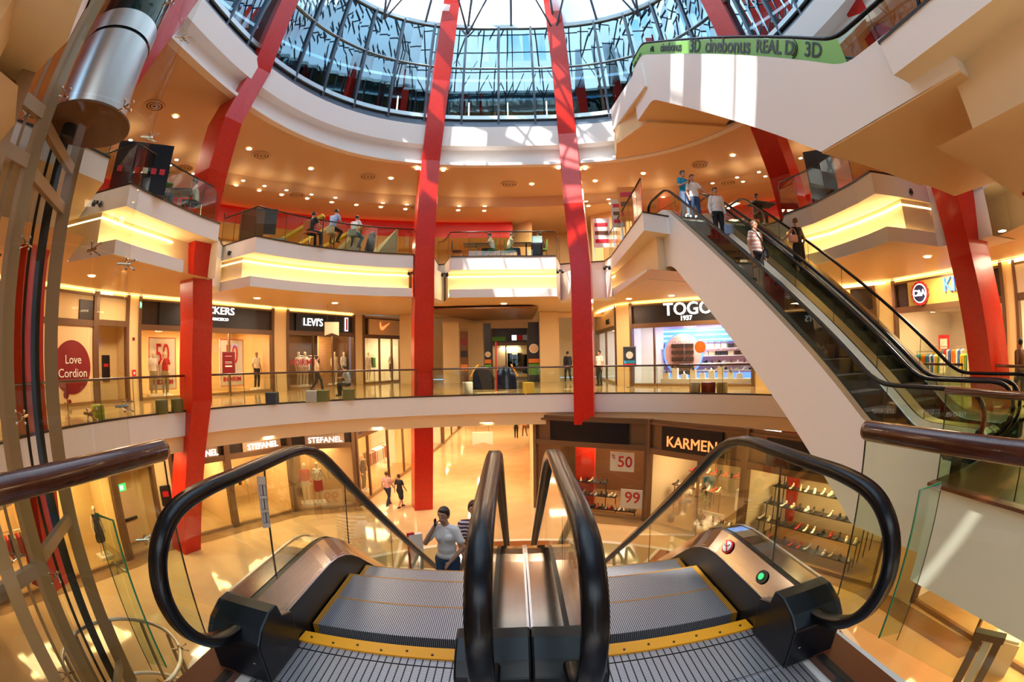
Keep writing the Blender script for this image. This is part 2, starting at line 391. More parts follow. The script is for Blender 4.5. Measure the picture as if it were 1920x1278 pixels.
for y in (.4, -1.6):
    mb.box((4.945, y, -.66), (.03, .045, 1.26))
struct('trim_6', mb, 'steel')

# ---- level two: balconies in bays
def pz(ps, z): return [PZ(x, y, z) for x, y in ps]
bayA = pz([(155, 370), (200, 357), (245, 345), (268, 357), (290, 368), (330, 386), (370, 404), (412, 420)], L2Z)
bayB = pz([(418, 462), (450, 452), (480, 443), (520, 451), (560, 458), (600, 464), (650, 470), (710, 475), (775, 478)], L2Z)
bayC = pz([(822, 497), (833, 496), (845, 482), (900, 481), (950, 480.5), (1000, 480.5), (1042, 480), (1050, 496)], L2Z)
bayD = pz([(1133, 490), (1145, 482), (1205, 398)], L2Z)
bayE = [Vector((8.75, 12.4, L2Z))]+pz([(1470, 403), (1520, 385), (1565, 362), (1600, 343), (1632, 322), (1680, 330), (1735, 342)], L2Z)
left0 = pz([(160, 275), (205, 297)], L2Z)
inA = [Vector((-9.75, 11.9, L2Z)), Vector((-10.0, 13.0, L2Z))]
inB = [Vector((-3.95, 18.75, L2Z)), Vector((-3.2, 19.0, L2Z))]
EDGE2 = [Vector((-3.3, -3, L2Z)), Vector((PZ(155, 0, 5.18).x, PZ(155, 0, 5.18).y, L2Z)), Vector((PZ(127, 77, 5.18).x, PZ(127, 77, 5.18).y, L2Z)), Vector((-8.6, 2.3, L2Z)), left0[0], left0[1], Vector((left0[1].x-1.6, left0[1].y+.7, L2Z))]+bayA+inA+bayB+inB+bayC+bayD+[Vector((4.75, 13.0, L2Z)), Vector((8.5, 13.2, L2Z))]+bayE+[Vector((11.1, 6.6, L2Z)), Vector((11.0, 5.4, L2Z)), Vector((10.2, 3.5, L2Z)), Vector((5.05, 3.4, L2Z)), Vector((5.05, -3, L2Z))]
mb = MB(); mb.strip(EDGE2, out_to(EDGE2, 24, L2Z)); struct('floor_food_court', mb, 'floor_l2')
mb = MB(); mb.strip(EDGE2, atzz(EDGE2, 5.18)); struct('trim_7', mb, 'plaster')
mb = MB(); mb.strip(atzz(EDGE2, 5.18), offs(EDGE2, 1.0, 5.18)); mb.strip(offs(EDGE2, 1.0, 5.18), offs(EDGE2, 1.0, 4.12)); struct('trim_22', mb, 'cove_cream')
mb = MB(); revolve(mb, EDGE2, [(-.03, 5.72), (-.03, 5.77), (.1, 5.77)]); struct('trim_8', mb, 'dark_frame')
# cove: a lower lip that hides a strip of warm light
def cove(idx, curve, name):
    mb = MB(); revolve(mb, curve, [(.55, 4.40), (.22, 4.40), (.22, 4.05), (.30, 4.05)]); mb.strip(offs(curve, .55, 4.40), offs(curve, .55, 4.12)); mb.strip(offs(curve, .55, 4.12), offs(curve, 1.0, 4.12))
    struct(name, mb, 'plaster')
    mb = MB(); revolve(mb, curve, [(.62, 4.20), (.62, 4.26), (.80, 4.26), (.80, 4.20)])
    thing('cove_light', mb, 'glow_cove', idx, 'light', group='hidden cove lights under the balconies')
    mb = MB(); revolve(mb, offs(curve, 0), [(.93, 5.02), (.97, 5.02), (.97, 5.06), (.93, 5.06)])
    thing('cove_light', mb, 'glow_warm', idx.replace('lower', 'upper'), 'light', group='hidden cove lights under the balconies')
cove('lower warm light strip under the leftmost curved balcony', bayA[:6]+[PZ(362, 401, L2Z)], 'trim_9')
cove('lower warm light strip under the balcony between left and middle columns', bayB, 'trim_10')
cove('lower warm light strip under the short balcony between the two middle columns', bayC[2:7], 'trim_11')
cove('lower warm light strip under the balcony right of the rising escalators', bayE[1:], 'trim_12')
cove('lower warm light strip beside the top landing of the rising escalators', bayD[:2]+[Vector((4.4, 14.5, L2Z)), Vector((6.5, 15.2, L2Z)), Vector((8.7, 13.5, L2Z))], 'trim_13')
# blocks at the columns
mb = MB()
for A in ([bayA[-1]]+inA+[bayB[0]], [bayB[-1]]+inB+[bayC[1]], [bayC[6], bayC[7], Vector((2.9, 19.6, 0)), bayD[0], bayD[1]], [bayE[-1], Vector((11.1, 6.6, 0)), Vector((11.0, 5.4, 0))], [bayE[0], bayE[1]]):
    mb.strip(atzz(A, 5.3), atzz(A, 4.05)); mb.strip(atzz(A, 4.05), offs(A, 1.2, 4.05))
struct('trim_14', mb, 'plaster')
mb = MB(); mb.strip(offs(EDGE2, .28, 4.07), out_to(EDGE2, 20, 4.07)); mb.box((0, 39, 4.6), (40, 30, .9)); struct('ceiling_1', mb, 'ceiling_tan')
mb = MB(); mb.prism([(5.50, 2.4), (10.1, 2.4), (10.0, 5.9), (5.29, 5.85)], 4.96, 5.69); struct('trim_23', mb, 'plaster')
mb = MB(); mb.prism([(4.72, 13.3), (8.6, 13.5), (8.9, 16.6), (5.2, 18.6), (4.3, 17.0)], 10.72, 11.78); struct('trim_24', mb, 'plaster')
mb = MB(); mb.prism([(4.74, 13.32), (8.58, 13.52), (8.88, 16.58), (5.2, 18.58), (4.32, 17.0)], 10.68, 10.72); mb.prism([(5.0, 14.6), (8.2, 14.2), (8.6, 16.5), (4.6, 18.2), (4.3, 16.6)], 9.9, 10.68); struct('ceiling_4', mb, 'plaster_warm')
mb = MB(); mb.prism([(5.51, 2.41), (10.09, 2.41), (9.99, 5.89), (5.30, 5.84)], 4.93, 4.96); mb.prism([(5.12, -3), (11, -3), (11, 3.3), (5.12, 3.3)], 5.2, 5.66); struct('ceiling_landing', mb, 'ceiling_tan')
# ---- level two ceiling: high ring, step, low ring, red bulkhead, back wall
F3 = [sup(8.85, 10.75, 2.5, t, 0) for t in range(-140, 146, 3)]
def ring_to(curve, R, z): return out_to(curve, R, z)
mb = MB(); mb.strip(offs(F3, .3, 9.87), out_to(F3, 15.2, 9.87)); mb.strip(out_to(F3, 15.2, 9.87), out_to(F3, 15.2, 9.3)); struct('ceiling_2', mb, 'ceiling_rose')
mb = MB(); mb.strip(out_to(F3, 15.2, 9.3), out_to(F3, 24, 9.3)); struct('ceiling_3', mb, 'ceiling_rose')
sf_ = MB()
def bulk(a0, a1):
    A = circ(17.6, a0, a1, max(2, int(abs(a1-a0)/4)))
    mb.strip(atzz(A, 9.0), atzz(A, 8.25)); sf_.strip(atzz(A, 8.25), offs(A, 3.4, 8.25)); mb.strip(atzz(A, 9.0), offs(A, .5, 9.0)); mb.strip(offs(A, .5, 9.0), offs(A, .5, 9.3))
mb = MB(); bulk(-140, -.3); bulk(16, 140); struct('trim_15', mb, 'red_wall'); struct('ceiling_5', sf_, 'plaster_warm')
mb = MB()
for a0, a1 in ((-100, -1), (17, 120)):
    A = circ(17.85, a0, a1, 30); mb.strip(atzz(A, 9.03), offs(A, .10, 9.03))
mat('glow_red', (1, .2, .1), emit=(1, .20, .06), es=2)
thing('cove_light', mb, 'glow_red', 'long hidden light strip on top of the red bulkhead above the food court', 'light')
mb = MB(); A = circ(21, -140, 145, 60); mb.strip(atzz(A, 5.7), atzz(A, 9.4)); struct('wall_back', mb, 'cream')
mb = MB(); mb.wall((-1.2, 28.6), (1.2, 25.9), 5.7, 9.3, .2); mb.wall((4.6, 25.0), (6.5, 23.2), 5.7, 9.3, .2); struct('wall_niche', mb, 'plaster_warm')
# ---- level three edge: white band, shaded band, drum sill
mb = MB(); revolve(mb, F3, [(.35, 11.95), (0, 11.8), (0, 10.8)]); struct('trim_16', mb, 'plaster')
mb = MB(); revolve(mb, F3, [(0, 10.8), (.38, 10.75), (.38, 10.05), (.02, 9.98), (.02, 9.85), (.32, 9.85)]); struct('trim_17', mb, 'plaster')
mb = MB(); revolve(mb, F3, [(.10, 11.8), (.10, 11.98), (.30, 11.98), (.30, 12.35), (.45, 12.35)]); struct('trim_18', mb, 'mullion' if 'mullion' in M else mat('mullion', (.10, .12, .15), .3, .6))
mb = MB(); mb.strip(offs(F3, .3, 11.85), out_to(F3, 20, 11.85)); struct('floor_drum', mb, 'dark_frame')
# ---- columns: raked box columns along the ring
def onring(px, py, d=-.05):
    v = ray(px, py); n_ = math.hypot(v[0], v[1]); best = None
    for i in range(0, 600):
        r_ = 8+i*.02; x, y = v[0]/n_*r_, v[1]/n_*r_; z = EYE+v[2]/n_*r_
        dx, dy = x-CX, y-CY; l = math.hypot(dx, dy); a_ = math.degrees(math.atan2(dx, dy)); b = sup(8.85, 10.75, 2.5, a_); e = abs(l-(math.hypot(b.x-CX, b.y-CY)+d-.20*max(0, z-12)))
        if best is None or e < best[0]: best = (e, Vector((x, y, z)))
    return best[1]
def column(pts, label, wd=.78, dp=.95, turn=None, grp='red raked columns around the hall'):
    r = root('raked_column', label, 'column', (pts[0].x, pts[0].y, pts[0].z), group=grp)
    def shape(ps):
        vs = []
        for p in ps:
            a = math.atan2(CX-p.x, CY-p.y) if turn is None else turn
            ax = Vector((sin(a), cos(a), 0)); tx = Vector((cos(a), -sin(a), 0))
            vs += [p+ax*dp*i+tx*wd/2*j for i, j in ((0, -1), (0, 1), (-1, 1), (-1, -1))]
        n = len(ps); fs = [(3, 2, 1, 0), tuple(range(4*n-4, 4*n))]
        for i in range(n-1):
            for q in range(4): fs.append((i*4+q, i*4+(q+1) % 4, i*4+4+(q+1) % 4, i*4+4+q))
        m_ = MB(); m_.add(vs, fs); return m_
    ob('shaft', shape(pts), 'red_paint', r, bevel=.012)
    return r
cols = []
c1 = [PR(362, 1035, 16.0), PR(365, 900, 15.35), PR(380, 750, 15.1), PR(381, 600, 15.1), PR(382, 470, 14.8), PR(392, 400, 14.6), PR(410, 320, 14.0), onring(438, 225), onring(492, 130), onring(545, 0)]
c1.append(c1[-1]+(c1[-1]-c1[-2])*1.9)
column(c1, 'red raked column rising from the ground floor beside the mirrored shop sign, left of the escalators')
c2 = [PR(795, 956, 19.2), PR(795, 850, 19.1), PR(795, 700, 19.05), PR(796, 560, 18.6), PR(797, 460, 18.4), onring(808, 300), onring(828, 150), onring(848, 0)]
c2.append(c2[-1]+(c2[-1]-c2[-2])*1.2)
column(c2, 'red raked column left of centre, standing clear on the ground floor marble', wd=.8)
c3 = [PR(1096, 960, 19.2), PR(1096, 799, 19.2), PR(1095, 796, 18.3), PR(1092, 650, 18.3), PR(1088, 500, 18.3), PR(1075, 380, 18.3), onring(1063, 250), onring(1050, 120), onring(1034, 0)]
c3.append(c3[-1]+(c3[-1]-c3[-2])*1.2)
column(c3, 'red raked column right of centre whose foot stands inside the ground floor shoe shop', wd=.8)
c4 = [Vector((11.6, 6.2, GZ)), PR(1842, 760, 12.9), PR(1838, 700, 12.75), PR(1825, 600, 12.65), PR(1800, 480, 12.5), PR(1765, 345, 12.0), Vector((9.6, 6.6, 9.9)), Vector((8.4, 6.9, 14)), Vector((7.3, 7.1, 20)), Vector((6.6, 7.2, 24))]
column(c4, 'red raked column at the right behind the escalator, beside the round blue and red shop logo', wd=.9, dp=1.0)
c5 = [Vector((10.3, 14.6, GZ)), Vector((9.9, 14.0, 0)), PR(1492, 470, 16.5), PR(1480, 400, 16.4), PR(1462, 330, 16.1), onring(1428, 240), onring(1388, 120), onring(1332, 0)]
c5.append(c5[-1]+(c5[-1]-c5[-2])*1.5)
column(c5, 'red raked column half hidden behind the rising escalators', wd=.9, dp=1.0)
c0 = [PR(118, 1100, 12.0), PR(85, 900, 12.0), PR(62, 700, 11.9), PR(70, 480, 11.6), PR(135, 300, 11.6), onring(240, 150), onring(330, 30), onring(395, -60)]
c0.append(c0[-1]+(c0[-1]-c0[-2])*3)
column(c0, 'red raked column seen through the glass lift shaft at the far left', wd=.9, dp=1.0)
for i, a in enumerate((125, 160, -160, -125)):
    b = sup(8.85, 10.75, 2.5, a); v = Vector((b.x-CX, b.y-CY, 0)).normalized()
    column([Vector((b.x, b.y, 0))+v*1.2-v*z_*.12+Vector((0, 0, z_)) for z_ in (6, 12, 18, 24)], 'red raked column behind the viewer, part of the ring', wd=.9, dp=1.0, grp='red columns behind the viewer')

# ---- glazed drum and roof lattice
DR = [sup(8.85, 10.75, 2.5, t, 0) for t in range(-180, 181, 3)]
def drum_at(t, z, d=.3):
    p = sup(8.85, 10.75, 2.5, t); v = Vector((p.x-CX, p.y-CY, 0)).normalized(); q = p+v*(d-.20*max(0, z-12)); q.z = z; return q
ZT = 17.4
mb = MB(); ts = [t*3 for t in range(-60, 61)]
for z0, z1 in ((12.3, ZT),):
    mb.strip([drum_at(t, z0, .34) for t in ts], [drum_at(t, z1, .34) for t in ts])
struct('window_1', mb, 'drum_glass')
mb = MB()
for t in [x*8.8-3.5 for x in range(-20, 21)]:
    mb.sweep([drum_at(t, 12, .27), drum_at(t, ZT, .27)], [(-.05, -.06), (.05, -.06), (.05, .06), (-.05, .06)], up=(sin(math.radians(t)), cos(math.radians(t)), 0.01))
struct('window_frame_1', mb, 'mullion')
mat('mullion_pale', (.50, .60, .62), .3, .5)
mb = MB()
for z, hw in ((12.4, .10), (15.0, .02), (ZT, .11)):
    mb.sweep([drum_at(t, z, .28) for t in ts], [(-.05, -hw), (.05, -hw), (.05, hw), (-.05, hw)], cap=False)
struct('window_frame_2', mb, 'mullion_pale')
ctr = Vector((CX, CY, 24.5))
def roofp(t, f, dz=0):
    p = drum_at(t, ZT, .3)*(1-f)+ctr*f; p.z += 1.6*sin(pi*f)+dz; return p
mb = MB()
for t in range(-180, 180, 12): mb.tube([roofp(t, f) for f in (0, .15, .3, .5, .7, .98)], .06, 6)
for f in (.14, .28, .42, .6, .8): mb.tube([roofp(t, f) for t in range(-180, 180, 12)], .06, 6, closed=True)
for t in range(-180, 180, 24): mb.tube([roofp(t, 0, -.5), roofp(t+12, .28, -.6), roofp(t+24, 0, -.5)], .06, 6); mb.tube([roofp(t+12, .28, -.6), roofp(t, .6, -.6)], .07, 6)
struct('ceiling_lattice', mb, 'mullion')
mb = MB(); fr = (0, .07, .14, .21, .28, .35, .42, .51, .6, .7, .8, .98); kk = 0  # translucent panes added to hold back direct sun
for t in range(-180, 180, 6):
    for i_, (f0, f1) in enumerate(zip(fr, fr[1:])):
        kk += 1
        q_ = roofp(t+3, (f0+f1)/2)
        if -80 < t < 8 and (t//6*3+i_*5) % 7 in (0, 1, 3, 5): continue  # panes left out to let scattered sun patches in
        if (-.3 < q_.x < 1.3 and 3.3 < q_.y < 4.5) or (.1 < q_.x < 1.3 and .2 < q_.y < 2.0): continue  # openings placed to throw sun stripes on the upper escalator side
        mb.add([roofp(t, f0, .1), roofp(t+6, f0, .1), roofp(t+6, f1, .1), roofp(t, f1, .1)], [(0, 1, 2, 3)])
struct('ceiling_sun_panes', mb, 'roof_sun_filter')
# dark rooms behind the drum glazing, with tube lights
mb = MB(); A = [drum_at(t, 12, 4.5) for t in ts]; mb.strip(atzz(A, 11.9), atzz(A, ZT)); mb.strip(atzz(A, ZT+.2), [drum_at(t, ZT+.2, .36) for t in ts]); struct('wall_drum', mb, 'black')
for i, (px_, py_) in enumerate([(742, 185), (745, 195), (879, 208), (952, 208), (1025, 205)]):
    p = PR(px_, py_, 20.6); mb = MB(); mb.box(p, (.06, .06, 1.0))
    if i == 0: continue
    thing('tube_light', mb, 'lamp', 'slim upright tube light glowing behind the dark drum glazing', 'light', group='tube lights behind the drum glazing')
# ================================================================ ESCALATORS
SL = .70
def smooth01(x): x = max(0, min(1, x)); return x*x*(3-2*x)
def make_profile(rise):
    run = rise/SL; L = run+2.0; n = 400; w = [0]; du = L/n
    for i in range(n):
        u = (i+.5)*du; s_ = smooth01((u-.55)/.9)*(1-smooth01((u-(L-1.0)+.45)/.9)); w.append(w[-1]-SL*s_*du)
    k = rise/-w[-1]; w = [x*k for x in w]
    def f(u):
        if u <= 0: return 0.
        if u >= L: return -rise
        i = u/du; j = int(i); return w[j]+(w[min(j+1, n)]-w[j])*(i-j)
    return f, L
def escalator(label, group, top, d, rise, clad='plaster', thick=1.75, newel_extra=0, side_in=None, nseam=1.3, banner=None, slab_cut=.0):
    d = Vector((d[0], d[1], 0)).normalized(); s = Vector((-d.y, d.x, 0))   # s = left hand when walking down
    O = Vector(top); f, L = make_profile(rise)
    def W(u, v, w_): return O+d*u+s*v+Vector((0, 0, w_))
    r = root('escalator', label, 'escalator', O, group=group)
    us = [-.55+(L+1.1)*i/70 for i in range(71)]
    def fd(u): return f(u+.1)
    ud = [-.30+(L+.60)*i/72 for i in range(73)]
    # handrail path
    T = [(-.30, .29), (-.55, .30), (-.76, .37), (-.90, .50), (-.97, .68), (-.955, .85), (-.87, .98), (-.73, 1.06), (-.5, 1.09), (-.25, 1.09)]
    mid = [(u, f(u+.22)+1.09) for u in [L*i/60 for i in range(61)]]
    B = [(L-u, -rise+w_) for u, w_ in T[::-1]]
    def cr(P, m=5):
        o_ = []
        for i in range(len(P)-1):
            p0, p1, p2, p3 = P[max(i-1, 0)], P[i], P[i+1], P[min(i+2, len(P)-1)]
            for j in range(m):
                t = j/m; o_.append(tuple(.5*(2*b+(c-a)*t+(2*a-5*b+4*c-d_)*t*t+(3*b-a-3*c+d_)*t**3) for a, b, c, d_ in zip(p0, p1, p2, p3)))
        return o_+[P[-1]]
    T = cr(T); B = [(L-u, -rise+w_) for u, w_ in T[::-1]]
    path = T+mid+B
    for sg in (-1, 1):
        v = .655*sg
        mb = MB(); mb.sweep([W(u, v, w_) for u, w_ in path], [(-.045, -.018), (-.035, -.03), (.035, -.03), (.045, -.018), (.045, .012), (.032, .03), (-.032, .03), (-.045, .012)], up=tuple(s)+()) if 0 else None
        vs = []; pp = [W(u, v, w_) for u, w_ in path]; n = len(pp); prof = [(-.045, -.02), (-.034, -.032), (.034, -.032), (.045, -.02), (.046, .008), (.034, .028), (-.034, .028), (-.046, .008)]
        for i, p in enumerate(pp):
            t_ = (pp[min(i+1, n-1)]-pp[max(i-1, 0)]).normalized(); nn = s.cross(t_)*-1
            vs += [p+s*a+nn*b for a, b in prof]
        fs = [(i*8+q, i*8+(q+1) % 8, i*8+8+(q+1) % 8, i*8+8+q) for i in range(n-1) for q in range(8)]+[tuple(range(7, -1, -1)), tuple(range(n*8-8, n*8))]
        ob('handrail', MB().add(vs, fs), 'rubber', r, smooth=True)
        # glass balustrade following the newel arcs, in panes
        mb = MB(); inner = []
        for u, w_ in path:
            uu = max(-.62, min(L+.62, u)); inner.append((uu, fd(uu)+.36))
        outer = [(u+(.03 if u < -.6 else (-.03 if u > L+.6 else 0)), w_-.03) for u, w_ in path]
        k0, k1 = 1, len(path)-2
        for off in (-.006, .006):
            mb.strip([W(u, v+off, w_) for u, w_ in inner[k0:k1+1]], [W(u, v+off, w_) for u, w_ in outer[k0:k1+1]])
        g = ob('glass_panel', mb, 'glass_clear', r)
        q = .1
        while q < L+.3:
            mb = MB(); mb.sweep([W(q-.06, v, fd(q-.06)+.38), W(q, v, f(q+.22)+1.05)], [(-.003, -.007), (.003, -.007), (.003, .007), (-.003, .007)]); q += nseam
            ob('pane_joint', mb, 'dark_frame', r)
        # decks
        mb = MB()
        for (v0, h0), (v1, h1) in (((.535, .24), (.635, .375)),):
            mb.strip([W(u, sg*v0, fd(u)+h0) for u in ud], [W(u, sg*v1, fd(u)+h1) for u in ud])
        ob('inner_deck', mb, 'steel' if clad == 'steel' else 'deck_tan', r)
        mb = MB(); mb.strip([W(u, sg*.635, fd(u)+.375) for u in ud], [W(u, sg*.675, fd(u)+.375) for u in ud]); ob('glass_gasket', mb, 'black_gloss', r)
        mb = MB(); mb.strip([W(u, sg*.528, fd(u)+.225) for u in us], [W(u, sg*.545, fd(u)+.254) for u in us]); ob('skirt_trim', mb, 'steel_bright', r)
        mb = MB(); mb.strip([W(u, sg*.675, fd(u)+.38) for u in ud], [W(u, sg*.836, fd(u)+.376) for u in ud]); ob('outer_deck', mb, 'steel_warm' if clad == 'steel' else 'deck_tan', r)
        mb = MB(); mb.strip([W(u, sg*.528, f(u)-.15) for u in us], [W(u, sg*.528, fd(u)+.235) for u in us]); ob('skirt', mb, 'black', r)
        # cladding of the truss
        mb = MB(); lo = []
        for u in us: lo.append(W(u, sg*.838, max(-rise-1.15+slab_cut, min(-1.2, f(u-.15)+.36-thick))))
        hi = [W(u, sg*.838, fd(u)+(.376 if -.30 < u < L+.30 else .2)) for u in us]; mb.strip(hi, lo); ob('side_cladding', mb, clad, r)
        # newel housings
        for u0, wz, dirn in ((-.55, 0, 1), (L+.55, -rise, -1)):
            mb = MB(); vs = []
            prof = [(-.02, 0), (-.02, .27), (.05, .34), (.17, .392), (.27, .392), (.30, .30), (.42, .26), (.42, 0)]
            a_, b_ = sg*.49, sg*.836; n_ = len(prof)
            for vv in (a_, b_):
                for x, z in prof: vs.append(W(u0+dirn*x, vv, wz+z*(1 if vv == b_ else .97)))
            mb.add(vs, [tuple(range(n_)), tuple(range(2*n_-1, n_-1, -1))]+[(i, n_+i, n_+(i+1) % n_, (i+1) % n_) for i in range(n_)])
            h = ob('newel_housing', mb, 'black_gloss', r, bevel=.012)
            for bv, bz, br in ((.56, .13, .018), (.62, .06, .014)):
                mb = MB(); mb.ell(W(u0-.004*dirn, sg*bv, wz+bz), br, 10, 6); ob('stop_button', mb, 'steel_bright', h)
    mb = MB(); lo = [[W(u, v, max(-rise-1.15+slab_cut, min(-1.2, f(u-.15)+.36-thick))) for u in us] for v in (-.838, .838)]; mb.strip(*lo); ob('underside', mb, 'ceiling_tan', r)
    for u in (-.55, L+.55):
        z1 = (0 if u < 0 else -rise)+.02; z0 = max(-rise-1.15+slab_cut, min(-1.2, f(u-.15)+.36-thick)); mb = MB(); mb.add([W(u, -.838, z0), W(u, .838, z0), W(u, .838, z1), W(u, -.838, z1)], [(0, 1, 2, 3)]); ob('end_cladding', mb, clad, r)
    if clad == 'steel':
        for sg in (-1, 1):
            mb = MB(); mb.strip([W(u, sg*.822, fd(u)+.384) for u in ud], [W(u, sg*.840, fd(u)+.384) for u in ud]); ob('deck_edge', mb, 'steel_bright', r)
    # comb plates
    for u0, wz, dirn in ((0, 0, -1), (L, -rise, 1)):
        mb = MB(); q = [W(u0-.02*dirn, -.52, wz+.006), W(u0-.02*dirn, .52, wz+.006), W(u0+.10*dirn, .52, wz+.012), W(u0+.10*dirn, -.52, wz+.012)]; mb.add(q, [(0, 1, 2, 3)])
        mb.add([p-Vector((0, 0, .02)) for p in q]+q, [(0, 1, 5, 4), (1, 2, 6, 5), (2, 3, 7, 6), (3, 0, 4, 7)])
        cp = ob('comb_plate', mb, 'orange_comb', r)
        for i in range(7):
            mb = MB(); mb.cyl(W(u0+(.045+.02*(i % 2))*dirn, -.45+.15*i, wz+.010), .008, .006, 8); ob('screw', mb, 'dark_frame', cp)
    # steps
    proto = None; k = 0; ph = .13
    while True:
        u = ph+.4*k
        if u > L-.2: break
        wz = f(u+.2)
        if proto is None:
            proto = MB(); R0 = W(u, 0, wz)
            def BX(u0, u1, v0, v1, z0, z1):
                P = [W(u+a, b, wz+c) for a in (u0, u1) for b in (v0, v1) for c in (z0, z1)]; proto.add(P, [(0, 1, 3, 2), (4, 6, 7, 5), (0, 4, 5, 1), (2, 3, 7, 6), (0, 2, 6, 4), (1, 5, 7, 3)])
            proto.slot(0); BX(.0, .385, -.475, .475, -.30, 0); proto.slot(1); BX(0, .385, -.515, -.475, -.30, .001); BX(0, .385, .475, .515, -.30, .001); BX(.385, .4, -.515, .515, -.30, .0015)
            me = bpy.data.meshes.new('step'); me.from_pydata([p-R0 for p in [Vector(x) for x in proto.v]], [], proto.f)
            # mesh laid out so its own x runs across the step
            ang = math.atan2(s.y, s.x); Rm = Matrix.Rotation(-ang, 3, 'Z')
            for v_ in me.vertices: v_.co = Rm @ v_.co
            me.materials.append(M['tread']); me.materials.append(M['tread_yellow']); me.materials.append(M['black']); proto.mi[19] = 2; proto.mi[1] = 2; me.polygons.foreach_set('material_index', proto.mi)
        so = bpy.data.objects.new('step', me); C.objects.link(so); so.parent = r; so.location = W(u, 0, wz)-O; so.rotation_euler = (0, 0, ang); k += 1
    return r, W, f, L
eA = escalator('left escalator in front, carrying the woman on the phone', 'pair of escalators down to the ground floor', (-.775, 2.2, 0), (0, 1), 5.0, 'steel', thick=1.5)
eB = escalator('empty right escalator in front, with a no pushchair sticker on its deck', 'pair of escalators down to the ground floor', (.9, 2.2, 0), (0, 1), 5.0, 'steel', thick=1.5)
UD = Vector((.064, -.998, 0)).normalized(); UV = Vector((-UD.y, UD.x, 0))
base = Vector((4.93, 14.2, L2Z))+UV*.655
eC = escalator('near escalator rising at the right, two men in light shirts on it', 'pair of escalators up to the balcony level', base, UD, L2Z, 'plaster', thick=1.85)
eD = escalator('far escalator rising at the right, woman in black riding it', 'pair of escalators up to the balcony level', base+UV*1.675, UD, L2Z, 'plaster', thick=1.85)
base2 = Vector((4.93, 14.2, L3Z))+UV*.655
eE = escalator('near escalator high above, green banner on its glass', 'pair of escalators up to the glazed drum', base2, UD, L3Z-L2Z, 'plaster', thick=2.15, slab_cut=.38)
eF = escalator('far escalator high above, hidden behind the bannered one', 'pair of escalators up to the glazed drum', base2+UV*1.675, UD, L3Z-L2Z, 'plaster', thick=2.15, slab_cut=.38)
def area(loc, size, energy, col=(1, .79, .54), rot=(0, 0, 0), name='ceiling_fill'):  # area lamp without a fixture, added as fill
    l = bpy.data.lights.new(name, 'AREA'); l.energy = energy; l.size = size; l.color = col; o = bpy.data.objects.new(name, l); C.objects.link(o); o.location = loc; o.rotation_euler = rot; return o
